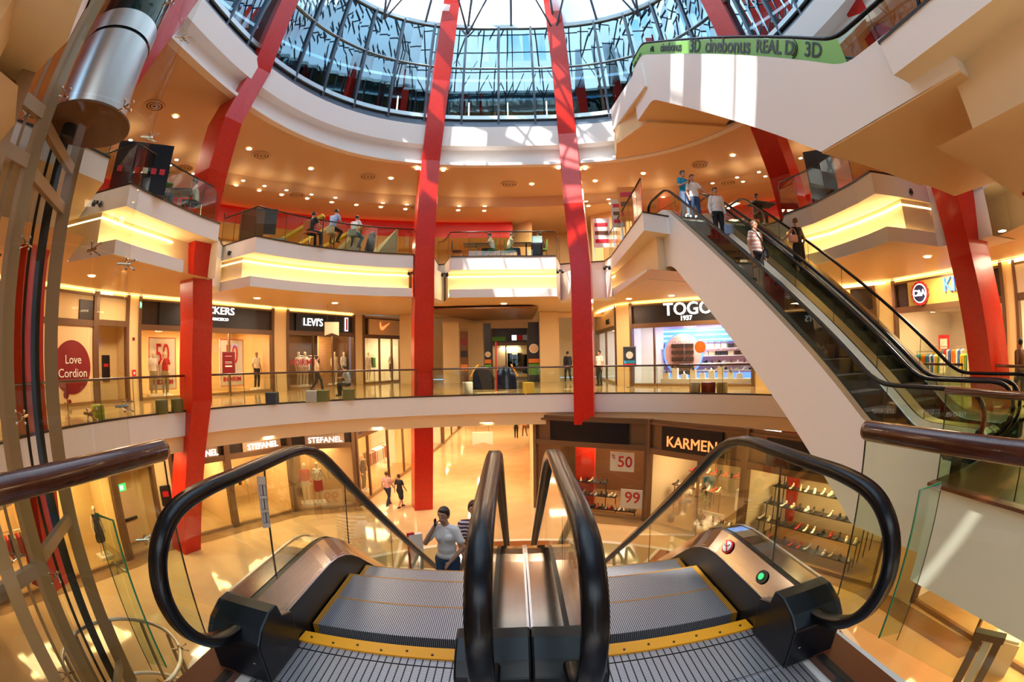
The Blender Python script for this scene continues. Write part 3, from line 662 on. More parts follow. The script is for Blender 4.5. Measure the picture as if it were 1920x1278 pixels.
# ================================================================ SHOP FRONTS
class Front:
    """plan line a-b as seen left to right from the hall"""
    def __init__(s, a, b, z0):
        s.a = Vector((a[0], a[1], z0)); s.b = Vector((b[0], b[1], z0)); s.L = (s.b-s.a).length; s.X = (s.b-s.a).normalized()
        s.I = Vector((0, 0, 1)).cross(s.X); s.rz = math.atan2(s.X.y, s.X.x)
    def at(s, x, d=0, z=0): return s.a+s.X*x+s.I*d+Vector((0, 0, z))   # metres along, metres into the shop, height
    def bx(s, mb, x0, x1, z0, z1, d0=-.05, d1=.05):
        P = [s.at(x, d, z) for x in (x0, x1) for d in (d0, d1) for z in (z0, z1)]
        return mb.add(P, [(0, 1, 3, 2), (4, 6, 7, 5), (0, 4, 5, 1), (2, 3, 7, 6), (0, 2, 6, 4), (1, 5, 7, 3)])
def storefront(name, label, a, b, z0, H, gt, sign=None, sx=(0, 1), mull=(), depth=3.2, inner='cream', floorm='floor_l1', light='glow_shop', frame='brown_frame', side_panel='louver', glassm='glass_shop', group=None, cat='shop front', open_=None, kick=.12, post=.14, backm=None):
    F = Front(a, b, z0); r = root(name, label, cat, F.at(F.L/2), F.rz, group); L = F.L
    for x0 in (0, L-post): mb = MB(); F.bx(mb, x0, x0+post, 0, H, -.12, .12); ob('post', mb, frame, r)
    mb = MB(); F.bx(mb, post, L-post, gt, gt+.22, -.10, .10); ob('beam', mb, frame, r)
    mb = MB(); F.bx(mb, post, L-post, H-.20, H-.12, -.08, .08); ob('beam', mb, frame, r)
    if sign:
        mb = MB(); F.bx(mb, post+(L-2*post)*sx[0], post+(L-2*post)*sx[1], gt+.22, H-.20, -.10, .02); ob('sign_board', mb, sign, r)
    if side_panel: mb = MB(); F.bx(mb, post, L-post, gt+.22, H-.20, .02, .05); ob('louver_panel', mb, side_panel, r)
    mb = MB(); F.bx(mb, post, L-post, H-.12, H, -.02, .02); ob('fascia', mb, 'brown_frame' if z0 < 0 else 'plaster_warm', r)
    for x in mull: mb = MB(); F.bx(mb, x*L-.04, x*L+.04, 0, gt, -.06, .06); ob('mullion', mb, frame, r)
    if kick: mb = MB(); F.bx(mb, post, L-post, 0, kick, -.06, .06); ob('kick_plate', mb, 'marble_border', r)
    xs = [post]+[x*L for x in mull]+[L-post]
    if glassm:
        for i, (x0, x1) in enumerate(zip(xs, xs[1:])):
            if open_ == i: continue
            mb = MB(); F.bx(mb, x0, x1, kick, gt, -.008, .008); ob('glass_pane', mb, glassm, r)
    # room behind
    mb = MB(); mb.add([F.at(0, .05, .01), F.at(L, .05, .01), F.at(L, depth, .01), F.at(0, depth, .01)], [(0, 1, 2, 3)]); ob('shop_floor', mb, floorm, r)
    mb = MB(); P = [F.at(.02, .05, 0), F.at(.02, depth, 0), F.at(L-.02, depth, 0), F.at(L-.02, .05, 0)]; Q = [p+Vector((0, 0, gt+.2)) for p in P]
    mb.strip(P[1:3], Q[1:3]); ob('back_wall', mb, backm or inner, r)
    mb = MB(); mb.strip(P[:2], Q[:2]); ob('side_wall', mb, inner, r)
    mb = MB(); mb.strip(P[2:], Q[2:]); ob('side_wall', mb, inner, r)
    mb = MB(); mb.add(Q, [(0, 1, 2, 3)]); ob('shop_ceiling', mb, 'plaster', r)
    if light:
        n = max(2, int(L/1.4))
        for i in range(n):
            for dd in (.9, 2.2):
                if dd > depth-.3: continue
                mb = MB(); x = L*(i+.5)/n; mb.add([F.at(x-.16, dd-.16, gt+.17), F.at(x+.16, dd-.16, gt+.17), F.at(x+.16, dd+.16, gt+.17), F.at(x-.16, dd+.16, gt+.17)], [(3, 2, 1, 0)]); ob('spot_lamp', mb, light, r)
    if light:
        a_ = area(F.at(L/2, min(1.3, depth*.5), gt+.12), min(1.6, L*.5), 26*L, (1, .74, .42) if light == 'glow_shop' else (.85, .92, 1)); a_.name = 'shop_fill'  # extra area lamp added to brighten the shop interior
    return r, F
def letters(F, r, txt, size, x, z, m='sign_white', depth=.05, bold=.0, d=-.14, sx=1, name='sign_letters'):
    return ob(name, text_mb(txt, size, F.at(x, d, z), F.X, depth, bold, sx=sx), m, r)
mat('glow_top', (1, .8, .4), emit=(1, .72, .30), es=5)
def az_at(px, a, b, py=660): return PL(px, a, b, py)
LQ = [(-15.4, 5.0), (-14.85, 10.6), (-14.35, 13.1), (-11.5, 20.2), (-9.0, 25.3), (-6.2, 31.0)]
H1 = 4.05
# L1 left
a, b = LQ[0], LQ[1]
p = PL(178, a, b)
r, F = storefront('shop_hoarding', 'cream hoarding with a round maroon sign, left end of the middle floor shops', a, p, 0, H1, 2.75, inner='cream', light=None, glassm=None, side_panel='cream')
mb = MB(); F.bx(mb, .1, F.L-.1, .12, 2.75, -.03, .0); ob('board', mb, 'plaster_warm', r)
mb = MB(); F.bx(mb, F.L-.85, F.L-.14, 2.97, H1-.38, -.04, .02); ob('louver_panel', mb, 'louver', r)
c = PL(134, a, b); cx = (Vector((c[0], c[1], 0))-F.a).length
def disc(F, x, z, rad, m, r, d, name='disc', seg=40):
    mb = MB(); P = [F.at(x+rad*cos(2*pi*i/seg), d, z+rad*sin(2*pi*i/seg)) for i in range(seg)]; Q = [p+F.I*.01 for p in P]
    mb.add(P+Q, [tuple(range(seg)), tuple(range(2*seg-1, seg-1, -1))]+[(i, seg+i, seg+(i+1) % seg, (i+1) % seg) for i in range(seg)]); return ob(name, mb, m, r)
mat('maroon_print', (.20, .003, .008), .5)
disc(F, cx, 1.33, .92, 'maroon_print', r, -.05)
letters(F, r, 'Love', .42, cx+.05, 1.58, 'white_paper', .01, d=-.07); letters(F, r, 'Cordion', .42, cx+.02, 1.12, 'white_paper', .01, d=-.07)
for dx, dz, rr in ((-.35, .30, .13), (-.2, .06, .09), (-.42, .0, .06)): disc(F, cx+dx, dz+.1, rr, 'maroon_print', r, -.05, 'dot', 16)
# door bay
q = PL(240, LQ[0], LQ[1])
q = PL(240, LQ[1], LQ[2])
r, F = storefront('door_bay', 'brown framed recess with a dark poster on its door, beside the round maroon sign', p, q, 0, H1, 2.8, inner='cream', light=None, glassm=None, side_panel='cream', depth=1.1)
mb = MB(); F.bx(mb, F.L*.50, F.L*.74, .75, 1.75, 1.02, 1.06); ob('poster', mb, 'black', r)
mb = MB(); F.bx(mb, F.L*.55, F.L*.69, 1.3, 1.42, 1.0, 1.03); ob('poster_picture', mb, 'red_print', r)
# pilasters
def pilaster(a, b, z0, z1, label, m='cream', grp='cream wall piers between the shop fronts'):
    mb = MB(); mb.wall(a, b, z0, z1, .3, .1); return thing('wall_pier', mb, m, label, 'pillar', grp)
q2 = PL(267, LQ[2], LQ[1])
q2 = (q[0]+.03, q[1]+.9)
pilaster(q, LQ[2], 0, H1, 'cream wall pier with a small red alarm box, left of the long black shop sign')
Fp = Front(q, LQ[2], 0); al = root('fire_alarm', 'small red fire alarm box on the leftmost cream wall pier', 'alarm', Fp.at(Fp.L/2, -.1, .95), Fp.rz)
mb = MB(); Fp.bx(mb, Fp.L/2-.09, Fp.L/2+.09, .95, 1.2, -.10, -.05); ob('housing', mb, 'red_print', al)
mb = MB(); Fp.bx(mb, Fp.L/2-.04, Fp.L/2+.04, 1.03, 1.12, -.11, -.10); ob('button', mb, 'white_paper', al)
mb = MB(); Fp.bx(mb, Fp.L/2-.05, Fp.L/2+.05, 2.3, 2.42, -.10, -.05); thing('fire_siren', mb, 'maroon', 'small dark red siren high on the leftmost cream wall pier', 'alarm')
s1 = PL(512, LQ[2], LQ[3]); rS, FS = storefront('storefront', 'shop front with long black sign and white letters beside the left column', LQ[2], s1, 0, H1, 2.72, 'black', (.12, .86), mull=(.33, .64), depth=3.6, inner='plaster_warm')
for px_, t_, s_, z_ in ((418, 'DOCKERS', .455, 3.66), (418, 'SAN FRANCISCO', .18, 3.30)):
    c = PL(391, LQ[2], LQ[3]); x = (Vector((c[0], c[1], 0))-FS.a).length
    letters(FS, rS, t_, s_, x+(.17 if t_[0:2] == 'DO' else .22), z_, 'sign_white', .05, 0, d=-.15, sx=1.17)
s2 = PL(535, LQ[3], LQ[2]); s2 = PL(536, LQ[3], LQ[4]); pilaster(s1, s2, 0, H1, 'cream wall pier between the two black signs with white letters')
s3 = PL(664, LQ[3], LQ[4]); rV, FV = storefront('storefront', 'clothes shop front with black sign and white letters, brick wall inside', s2, s3, 0, H1, 2.75, 'black', (.10, .90), mull=(.37, .66), depth=3.4, inner='brown_frame', floorm='wood_panel')
letters(FV, rV, "LEVI'S", .56, FV.L*.35, 3.42, 'sign_white', .05, 0, d=-.15)
mb = MB(); FV.bx(mb, FV.L*.83, FV.L*.875, 3.05, 3.8, -.16, -.10); ob('sign_tab', mb, 'sign_white', rV)
mb = MB(); FV.bx(mb, FV.L*.84, FV.L*.865, 3.1, 3.75, -.17, -.16); ob('sign_tab_print', mb, 'red_print', rV)
mb = MB(); FV.bx(mb, FV.L*.72, FV.L-.2, 0, 2.8, 1.6, 1.7); ob('brick_wall', mb, 'brick_wall', rV)
s4 = PL(679, LQ[3], LQ[4]); pilaster(s3, s4, 0, H1, 'cream wall pier left of the shop with the orange swoosh')
s5 = PL(752, LQ[4], LQ[5]); rN, FN = storefront('storefront', 'sports shop front with beige sign and an orange swoosh', s4, s5, 0, H1, 2.7, 'plaster_warm', (.12, 1), mull=(.42, .74), depth=3.0, inner='plaster')
mb = MB(); P = [(-.55, .10), (-.45, -.12), (-.2, -.16), (.75, .22), (-.15, .0), (-.38, .02), (-.48, .24)]
xo = FN.L*.52; P3 = [FN.at(xo+x*.75, -.14, 3.42+z*1.3) for x, z in P]; mb.add(P3+[p+FN.I*.03 for p in P3], [tuple(range(7)), tuple(range(13, 6, -1))]); ob('swoosh', mb, 'sign_orange', rN)
# cove over the shop fronts
mb = MB()
pl_ = [Vector((x, y, 0)) for x, y in LQ[:5]]
mb.strip(atzz(offs(pl_, -.18), 4.02), atzz(offs(pl_, .0), 4.02)); mb.strip(atzz(offs(pl_, 0), 4.02), atzz(offs(pl_, 0), 3.93)); thing('cove_light', mb, 'glow_top', 'warm light line where the ceiling meets the left hand shop fronts', 'light')
# ---- centre back of level one
mb = MB(); mb.wall((-9, 31.5), (9, 31.5), 0, 4.2, .2); struct('wall_far', mb, 'cream')
def panel_at(name, px0, px1, y, z0, z1, m, label, cat, th=.12, grp=None, pyy=670):
    a = PY(px0, pyy, y); b = PY(px1, pyy, y); mb = MB(); mb.box(((a.x+b.x)/2, y, (z0+z1)/2), (abs(b.x-a.x), th, z1-z0)); return thing(name, mb, m, label, cat, grp)
panel_at('wall_pier', 752, 778, 27, 0, 4.05, 'cream', 'cream wall pier just left of the second red column, middle floor', 'pillar', .6)
panel_at('wall_pier', 832, 862, 27.5, 0, 3.6, 'cream', 'cream wall pier just right of the second red column, middle floor', 'pillar', .6)
panel_at('wall_pier', 878, 906, 30, 0, 3.7, 'cream', 'narrow cream pier between the dark banner and the bright shop', 'pillar', .6)
panel_at('wall_pier', 1012, 1048, 27, 0, 4.05, 'cream', 'broad cream pier left of the third red column, middle floor', 'pillar', .8)
mb = MB(); mb.prism([(-5.0, 22.6), (1.0, 22.6), (1.35, 23.2), (1.35, 30.5), (-2.6, 30.5)], 3.9, 3.98); struct('ceiling_wood', mb, 'wood_panel')
mb = MB(); mb.box((-1.5, 30.6, 3.72), (6.4, .2, .75)); mb.box((5.2, 27.2, 3.9), (6, .2, .3)); struct('trim_19', mb, 'plaster_warm')
r = root('banner', 'tall dark picture banner hanging left of the bright far shop', 'banner', PY(870, 700, 26.8))
mb = MB(); a = PY(863, 670, 26.6); b = PY(878, 670, 26.6); mb.box(((a.x+b.x)/2, 26.6, 1.5), (b.x-a.x, .04, 3.0)); ob('cloth', mb, 'c_brown', r)
for i, (zz, mm) in enumerate(((2.4, 'maroon'), (1.7, 'black'), (.9, 'c_orange'))): mb = MB(); mb.box(((a.x+b.x)/2, 26.57, zz), (b.x-a.x-.06, .02, .38)); ob('banner_picture', mb, mm, r)
for k, (x0, x1, yy) in enumerate(((909, 921, 27.6), (991, 1011, 27.2))):
    a = PY(x0, 670, yy); b = PY(x1, 670, yy); wd = b.x-a.x; xm = (a.x+b.x)/2
    r = root('banner', ('narrow' if k == 0 else 'broad')+' dark banner with a round white badge, '+('left' if k == 0 else 'right')+' of the bright far shop', 'banner', (xm, yy, 0))
    mb = MB(); mb.box((xm, yy, 1.75), (wd, .04, 3.5)); ob('cloth', mb, 'black', r)
    Fb = Front((a.x, yy), (b.x, yy), 0)
    disc(Fb, wd/2, 1.95-.3*(1-k), wd*.44, 'white_paper', r, -.035, 'badge', 20); disc(Fb, wd/2, 1.95-.3*(1-k), wd*.36, 'plaster_warm', r, -.045, 'badge_centre', 20)
    mb = MB(); mb.box((xm, yy-.03, .75), (wd, .02, .7)); ob('banner_picture', mb, 'c_green', r); mb = MB(); mb.box((xm, yy-.03, 1.2), (wd, .02, .3)); ob('banner_picture', mb, 'c_orange', r)
a = PY(920, 670, 30.8); b = PY(992, 670, 30.8)
rB, FB = storefront('storefront', 'brightly lit far shop front seen between two dark banners', (a.x, 30.8), (b.x, 30.8), 0, 3.9, 2.2, 'black', (0, 1), mull=(.4,), depth=2.2, inner='plaster', light='glow_cool', side_panel=None)
for i, (x, z, w_, h_, mm) in enumerate(((.22, 2.55, .36, .28, 'c_green'), (.62, 2.62, .12, .34, 'sign_white'), (.77, 2.62, .14, .34, 'c_red'), (.9, 2.62, .12, .34, 'c_sky'), (.3, 3.35, .5, .12, 'c_teal'))):
    mb = MB(); FB.bx(mb, FB.L*(x-w_/2), FB.L*(x+w_/2), z-h_/2+.1, z+h_/2+.1, -.14, -.11); ob('sign_picture', mb, mm, rB)
mb = MB(); FB.bx(mb, .2, FB.L*.42, 1.0, 2.0, 1.4, 1.5); ob('yellow_board', mb, 'c_yellow', rB)
for i in range(4):
    mb = MB(); x = FB.L*(.50+.13*i); FB.bx(mb, x-.16, x+.16, .3, 1.7-.1*(i % 2), .6, .7); ob('poster_panel', mb, ['c_sky', 'c_red', 'c_blue', 'c_grey'][i], rB)
# right corridor mouth and shops of level one
R1a, R1b = (5.05, 27.4), (5.3, 22.9)
rR, FR = storefront('storefront', 'narrow shop front seen edge-on beyond the third red column', (5.5, 29.5), (5.35, 23.1), 0, H1, 2.8, 'plaster_warm', (.0, 1), mull=(.5,), depth=2.5, inner='plaster', light='glow_cool')
letters(FR, rR, 'PARK', .4, FR.L*.7, 3.3, 'black', .03)
tg = [PL(1183, (5.2, 22.6), (8.6, 19.6)), PL(1470, (8.6, 20.2), (12.0, 16.6))]
pilaster((5.30, 22.9), tg[0], 0, H1, 'cream wall pier left of the blue lit bag shop')
tg0 = tg[0]; tg1 = (10.6, 18.2)
rT, FT = storefront('storefront', 'bag shop front with tall white letters above blue lit shelves', tg0, tg1, 0, H1, 2.78, 'black', (.10, .96), mull=(.205,), depth=2.6, inner='plaster', light='glow_cool', backm='c_pink')
c = PL(1290, tg0, tg1); x = (Vector((c[0], c[1], 0))-FT.a).length
letters(FT, rT, 'TOGO', .82, x+.10, 3.56, 'sign_white', .06, .012, d=-.15, sx=1.0)
letters(FT, rT, '1937', .30, x, 3.14, 'sign_white', .04, .006, d=-.15)
mat('blue_light', (.05, .15, 1), emit=(.10, .25, 1), es=2.0); mat('cyan_light', (.3, .8, 1), emit=(.25, .75, 1), es=2.4)
for i in range(9):
    mb = MB(); FT.bx(mb, .1, FT.L-.1, 2.06+.08*i, 2.13+.08*i, 2.35-.03*(i % 3), 2.5); ob('light_band', mb, ['blue_light', 'cyan_light', 'blue_light'][i % 3], rT)
mb = MB(); FT.bx(mb, .1, FT.L-.1, .15, .5, 2.35, 2.5); ob('light_band', mb, 'blue_light', rT)
c = PL(1281, FT.at(0, 1.9), FT.at(FT.L, 1.9)); xd = (Vector((c[0], c[1], 0))-FT.at(0, 1.9)).length
disc(FT, xd, 1.5, 1.08, 'blue_light', rT, 1.9, 'ring_light'); disc(FT, xd, 1.5, .99, 'c_pink', rT, 1.88, 'round_board')
c = PL(1311, tg0, tg1); disc(FT, (Vector((c[0], c[1], 0))-FT.a).length, 1.80, .28, 'c_orange', rT, .2, 'hanging_disc')
for k in range(4): mb = MB(); FT.bx(mb, .2, FT.L-.2, .62+.36*k, .65+.36*k, 1.95, 2.4); ob('shelf', mb, 'sign_white' if 0 else 'white_paper', rT)
tg2 = (12.6, 15.4)
mb = MB(); mb.wall(tg1, tg2, 0, H1, .3, .1); struct('wall_1', mb, 'cream')
# C&A and KIDS
ca0 = PL(1600, (12.6, 15.4), (14.3, 12.6)); ca0 = (13.2, 14.6)
K0 = PL(1678, (14.1, 13.2), (15.1, 8.4), 600); K1 = PL(1888, (14.6, 10), (15.0, 6.2), 600)
rk, FK = storefront('shop_hoarding', 'cream and dark panelled bay behind the rising escalators, left of the round logo', tg2, PL(1645, (12.6, 15.4), (14.5, 12.4), 600), 0, H1, 2.8, 'cream', (0, .55), depth=1, light=None, glassm=None)
pilaster(PL(1645, (12.6, 15.4), (14.5, 12.4), 600), K0, 0, H1, 'cream wall pier left of the round blue and red logo')
rC, FC = storefront('storefront', 'childrens clothes shop front with a scalloped round logo behind the right column', K0, K1, 0, H1, 2.78, 'gold_board', (.14, .80), depth=5.5, inner='plaster', side_panel='louver')
c = PL(1728, K0, K1, 540); xl = (Vector((c[0], c[1], 0))-FC.a).length
def scallop(F, x, z, R1, R2, n, m, r, d, nm):
    mb = MB(); seg = n*6; P = [F.at(x+(R1+R2*abs(sin(n*pi*i/seg)))*cos(2*pi*i/seg), d, z+(R1+R2*abs(sin(n*pi*i/seg)))*sin(2*pi*i/seg)) for i in range(seg)]; Q = [p+F.I*.06 for p in P]
    mb.add(P+Q, [tuple(range(seg)), tuple(range(2*seg-1, seg-1, -1))]+[(i, seg+i, seg+(i+1) % seg, (i+1) % seg) for i in range(seg)]); return ob(nm, mb, m, r)
scallop(FC, xl, 3.40, .39, .05, 14, 'c_red', rC, -.20, 'logo_rim'); disc(FC, xl, 3.40, .34, 'sign_white', rC, -.22, 'logo_ring'); disc(FC, xl, 3.40, .30, 'c_navy', rC, -.235, 'logo_field')
letters(FC, rC, 'C&A', .30, xl, 3.40, 'sign_white', .02, .015, d=-.255)
c = PL(1772, K0, K1, 540); letters(FC, rC, 'KIDS', .66, (Vector((c[0], c[1], 0))-FC.a).length+.70, 3.55, 'sign_blue', .08, .01, d=-.17)
letters(FC, rC, 'store', .24, (Vector((c[0], c[1], 0))-FC.a).length+.75, 2.98+.04, 'sign_blue', .03, d=-.17) if 0 else None
K2 = PL(1908, (14.6, 10), (15.0, 6.2), 600); pilaster(K1, K2, 0, H1, 'cream wall pier at the right edge beyond the last column')
storefront('storefront', 'dark framed shop front cut by the right edge of the picture', K2, (14.6, 1.5), 0, H1, 2.8, 'c_beige', (0, 1), depth=3, inner='plaster')
mb = MB(); plr = [Vector((x, y, 0)) for x, y in (R1a, R1b, tg0, tg1, tg2, K0, K1, (14.6, 1.5))]
mb.strip(atzz(offs(plr, -.18), 4.02), atzz(offs(plr, .0), 4.02)); mb.strip(atzz(offs(plr, 0), 4.02), atzz(offs(plr, 0), 3.93)); thing('cove_light', mb, 'glow_top', 'warm light line where the ceiling meets the right hand shop fronts', 'light')
# ---- ground floor shops
GH = 3.95
G = [(-13.4, 6.2), (-12.68, 9.6), (-12.55, 11.5), (-11.67, 13.18), (-10.96, 14.71), (-9.45, 17.47), (-6.89, 18.92), (-5.9, 27.3), (-5.3, 34)]
rA, FA = storefront('storefront', 'ground floor clothes shop front behind the lift shaft, garments on rails inside', (-13.9, 3.2), G[0], GZ, GH, 2.9, 'black', (0, 1), mull=(.5,), depth=3, inner='plaster_warm')
r0, F0 = storefront('storefront', 'ground floor display window with a black dress behind the left handrail', G[0], PL(232, G[1], G[2], 1000), GZ, GH, 2.95, 'black', (0, 1), mull=(.42,), depth=2.4, inner='cream')
g2 = PL(232, G[1], G[2], 1000); g3 = PL(300, G[2], G[3], 960)
rD, FD = storefront('door_bay', 'ground floor exit doorway with green sign and cream door with push bar', g2, g3, GZ, GH, 2.95, 'cream', (0, 1), depth=1.0, inner='cream', light=None, glassm=None)
mb = MB(); FD.bx(mb, FD.L*.30, FD.L*.72, .1, 2.1, .93, .98); dr = ob('door', mb, 'plaster_warm', rD)
mb = MB(); FD.bx(mb, FD.L*.34, FD.L*.70, .95, 1.05, .86, .93); ob('push_bar', mb, 'black', dr)
g4 = PL(330, G[2], G[3], 960); pilaster(g3, g4, GZ, GZ+GH, 'cream ground floor pier with a dark poster box beside the left column')
Fp = Front(g3, g4, GZ); pb = root('poster_box', 'dark poster box with a red badge on the ground floor pier', 'box', Fp.at(Fp.L/2, -.15, 1.3), Fp.rz)
mb = MB(); Fp.bx(mb, Fp.L*.2, Fp.L*.85, 1.45, 2.2, -.16, -.05); ob('case', mb, 'black', pb, bevel=.03); mb = MB(); Fp.bx(mb, Fp.L*.3, Fp.L*.75, 1.8, 2.0, -.17, -.16); ob('badge', mb, 'red_print', pb)
def px_on(px, i, py=930): return PL(px, G[i], G[i+1], py)
st0, st1, st2 = px_on(443, 3), px_on(556, 4, 950), G[6]
STL = ('fashion shop front beside the left column, leftmost mirrored bright sign', 'open fashion shop front with bright sign, hanging clothes inside', 'fashion shop window with bright sign and two red dressed mannequins')
STF = []
for (a, b, lab, mu) in ((g4, G[4], STL[0], ()), (G[4], G[5], STL[1], ()), (G[5], G[6], STL[2], ())):
    rr, FF = storefront('storefront', lab, a, b, GZ, GH, 2.75, mat('sign_tan', (.34, .22, .12), .5) and 'sign_tan', (.22, .88), depth=3.6, inner='plaster_warm', mull=mu, side_panel='louver'); STF.append((rr, FF))
    letters(FF, rr, 'STEFANEL', .34, FF.L*.55, 3.13, 'sign_white', .05, 0, d=-.15)
rH, FH = storefront('storefront', 'long clothes shop front leading away down the ground floor arcade', G[6], G[7], GZ, GH, 3.05, None, mull=(.16, .45, .72), depth=3, inner='plaster_warm', side_panel=None)
storefront('storefront', 'second clothes shop front further down the ground floor arcade', G[7], G[8], GZ, GH, 3.05, 'c_beige', mull=(.5,), depth=3, inner='plaster')
for i, (y0, y1) in enumerate(((34, 41), (41, 49))):
    storefront('storefront', ('third', 'last')[i]+' shop front down the left of the ground floor arcade', (-5.3+.4*i, y0), (-4.9+.4*i, y1), GZ, GH, 3.0, 'c_beige', mull=(.5,), depth=2.5, inner='plaster')
    storefront('storefront', ('first', 'second')[i]+' shop front down the right of the ground floor arcade', (1.5, y1), (1.3, y0), GZ, GH, 3.0, 'c_beige', mull=(.5,), depth=2.5, inner='plaster')
mb = MB(); mb.wall((1.3, 34), (.95, 19.6), GZ, GZ+GH, .25); mb.wall((-6, 52), (3, 52), GZ, GZ+GH, .2); struct('wall_arcade', mb, 'plaster_warm')
KA = [(.91, 19.29), (2.69, 17.81+.15), (5.12, 16.8), (7.55, 13.3), (8.86, 11.1), (9.34, 9.86), (9.82, 8.17), (9.9, 3.5)]
ka = PL(1003, KA[0], KA[1], 950); kb = PL(1212, (2.69, 17.96), KA[2], 930)
rK1, FK1 = storefront('storefront', 'shoe shop window with price signs 50 and 99, blank black sign above', ka, KA[2], GZ, GH+.17, 2.88, 'black_gloss', (.14, .86), depth=3.6, inner='c_brown', floorm='marble_border', light='glow_shop', side_panel='brown_frame', glassm='glass_shop')
kc = PL(1395, KA[2], KA[3], 900)
rK2, FK2 = storefront('storefront', 'shoe shop window under orange letters on a black sign', KA[2], KA[3], GZ, GH+.17, 2.8, 'black_gloss', (.14, .80), mull=(.55,), depth=4.6, inner='c_beige', floorm='marble_border', glassm='glass_shop', side_panel='brown_frame')
c = PL(1300, KA[2], KA[3], 830); x = (Vector((c[0], c[1], GZ))-FK2.a).length
letters(FK2, rK2, 'KARMEN', .56, x, 3.36, 'sign_orange', .04, .0, d=-.15)
rK3, FK3 = storefront('storefront', 'shoe shop window full of shoe racks behind the white escalator side', KA[3], KA[6], GZ, GH+.17, 2.8, 'black_gloss', (.14, .80), depth=3.2, inner='c_beige', floorm='marble_border', glassm='glass_shop', side_panel='brown_frame')
mb = MB(); mb.wall(KA[6], (10.2, 6.8), GZ, -1.05, .3); struct('wall_2', mb, 'cream')
storefront('storefront', 'ground floor shop front at the lower right behind the landing', (10.2, 6.8), (9.9, -2.5), GZ, GH, 2.8, 'c_beige', mull=(.3, .65), depth=3, inner='plaster')
mb = MB(); bd = [Vector((x, y, 0)) for x, y in [(-13.9, 3.2), G[0], G[1], G[2], G[3], G[4], G[5], G[6]]]
mb.strip(atzz(offs(bd, -.75), GZ+.005), atzz(offs(bd, .1), GZ+.005)); bd = [Vector((x, y, 0)) for x, y in KA]; mb.strip(atzz(offs(bd, -.75), GZ+.005), atzz(offs(bd, .1), GZ+.005)); struct('trim_20', mb, 'marble_border')

mb = MB(); mb.strip(circ(16.8, 12, 112, 24, -2.2), circ(16.8, 12, 112, 24, -1.0)); mb.strip(circ(17.2, -112, -30, 24, -2.2), circ(17.2, -112, -30, 24, -1.0)); struct('wall_3', mb, 'plaster_warm')
for a0, a1 in ((-178, -104), (108, 178)):
    mb = MB(); A = circ(17.5, a0, a1, 24); mb.strip(atzz(A, GZ), atzz(A, 5.7)); struct('wall_side', mb, 'cream')
mb = MB(); A = circ(20.5, -178, 178, 60); mb.strip(atzz(A, GZ), atzz(A, -1.0)) if 0 else mb.strip(atzz(circ(19.5, -178, -100, 20), 5.7), atzz(circ(19.5, -178, -100, 20), 9.5)); mb.strip(atzz(circ(19.5, 100, 178, 20), 5.7), atzz(circ(19.5, 100, 178, 20), 9.5)); struct('wall_rear', mb, 'cream')
# ================================================================ RAILINGS
def resample(poly, step):
    out = [Vector(poly[0])]; acc = 0; 
    for a, b in zip(poly, poly[1:]):
        a, b = Vector(a), Vector(b); L = (b-a).length; 
        while acc+L >= step:
            t = (step-acc)/L; a = a.lerp(b, t); out.append(a.copy()); L = (b-a).length; acc = 0
        acc += L
    if (out[-1]-Vector(poly[-1])).length > step*.3: out.append(Vector(poly[-1]))
    else: out[-1] = Vector(poly[-1])
    return out
def railing(label, curve, z, h=1.1, rm='wood_rail', rr=.035, gm='glass_clear', pane=1.35, group='glass railings', ends=True, under=.02):
    c = [Vector((p[0], p[1], z)) for p in curve]; r = root('glass_railing', label, 'railing', c[len(c)//2], 0, group)
    mb = MB(); mb.tube([p+Vector((0, 0, h)) for p in c], rr, 8); ob('handrail', mb, rm, r, smooth=True)
    pts = resample(c, pane)
    for a, b in zip(pts, pts[1:]):
        d = (b-a).normalized()*.008; mb = MB(); mb.wall(a+d, b-d, z+under, z+h-rr*.6, .012); ob('glass_pane', mb, gm, r)
    for p in (pts if pane < 1 else pts[::1]):
        mb = MB(); mb.box(p+Vector((0, 0, h/2)), (.012, .016, h-.05)); ob('pane_joint', mb, 'dark_frame', r)
    return r
RG1 = 'wood topped glass railings of the middle floor'
ci = lambda a0, a1: circ(10.98, a0, a1, max(4, int(abs(a1-a0)/3)))
railing('wood topped glass railing left of the left column, middle floor', ci(-118, -69.5), 0, group=RG1)
railing('wood topped glass railing between the left column and the second column', ci(-66, -21.8), 0, group=RG1)
railing('wood topped glass railing between the second and third columns', ci(-18.5, 12.3), 0, group=RG1)
railing('wood topped glass railing right of the third column, running behind the escalator side', ci(15.8, 62), 0, group=RG1)
railing('wood topped glass railing left of the right hand column', ci(68, 96), 0, group=RG1)
railing('wood topped glass railing right of the right hand column', ci(103, 118), 0, group=RG1)
RG2 = 'dark topped glass railings of the food court'
kw = dict(rm='dark_frame', rr=.028, group=RG2)
railing('glass railing on the leftmost curved balcony', [Vector((-9.9, 12.0, 0))]+offs(bayA, .06)[::-1][0:], L2Z, **kw)
railing('glass railing on the balcony between left and second columns', [Vector((-10.3, 13.6, 0))]+offs(bayB, .06)+[Vector((-4.05, 18.8, 0))], L2Z, **kw)
railing('glass railing on the short balcony with two dining tables', offs(bayC, .06), L2Z, **kw)
railing('glass railing beside the top landing of the rising escalators', offs(bayD, .06), L2Z, **kw)
railing('glass railing on the balcony right of the rising escalators', offs(bayE, .06), L2Z, **kw)
railing('glass railing on the white slab corner beside the lift', offs(left0, .06), L2Z, **kw)
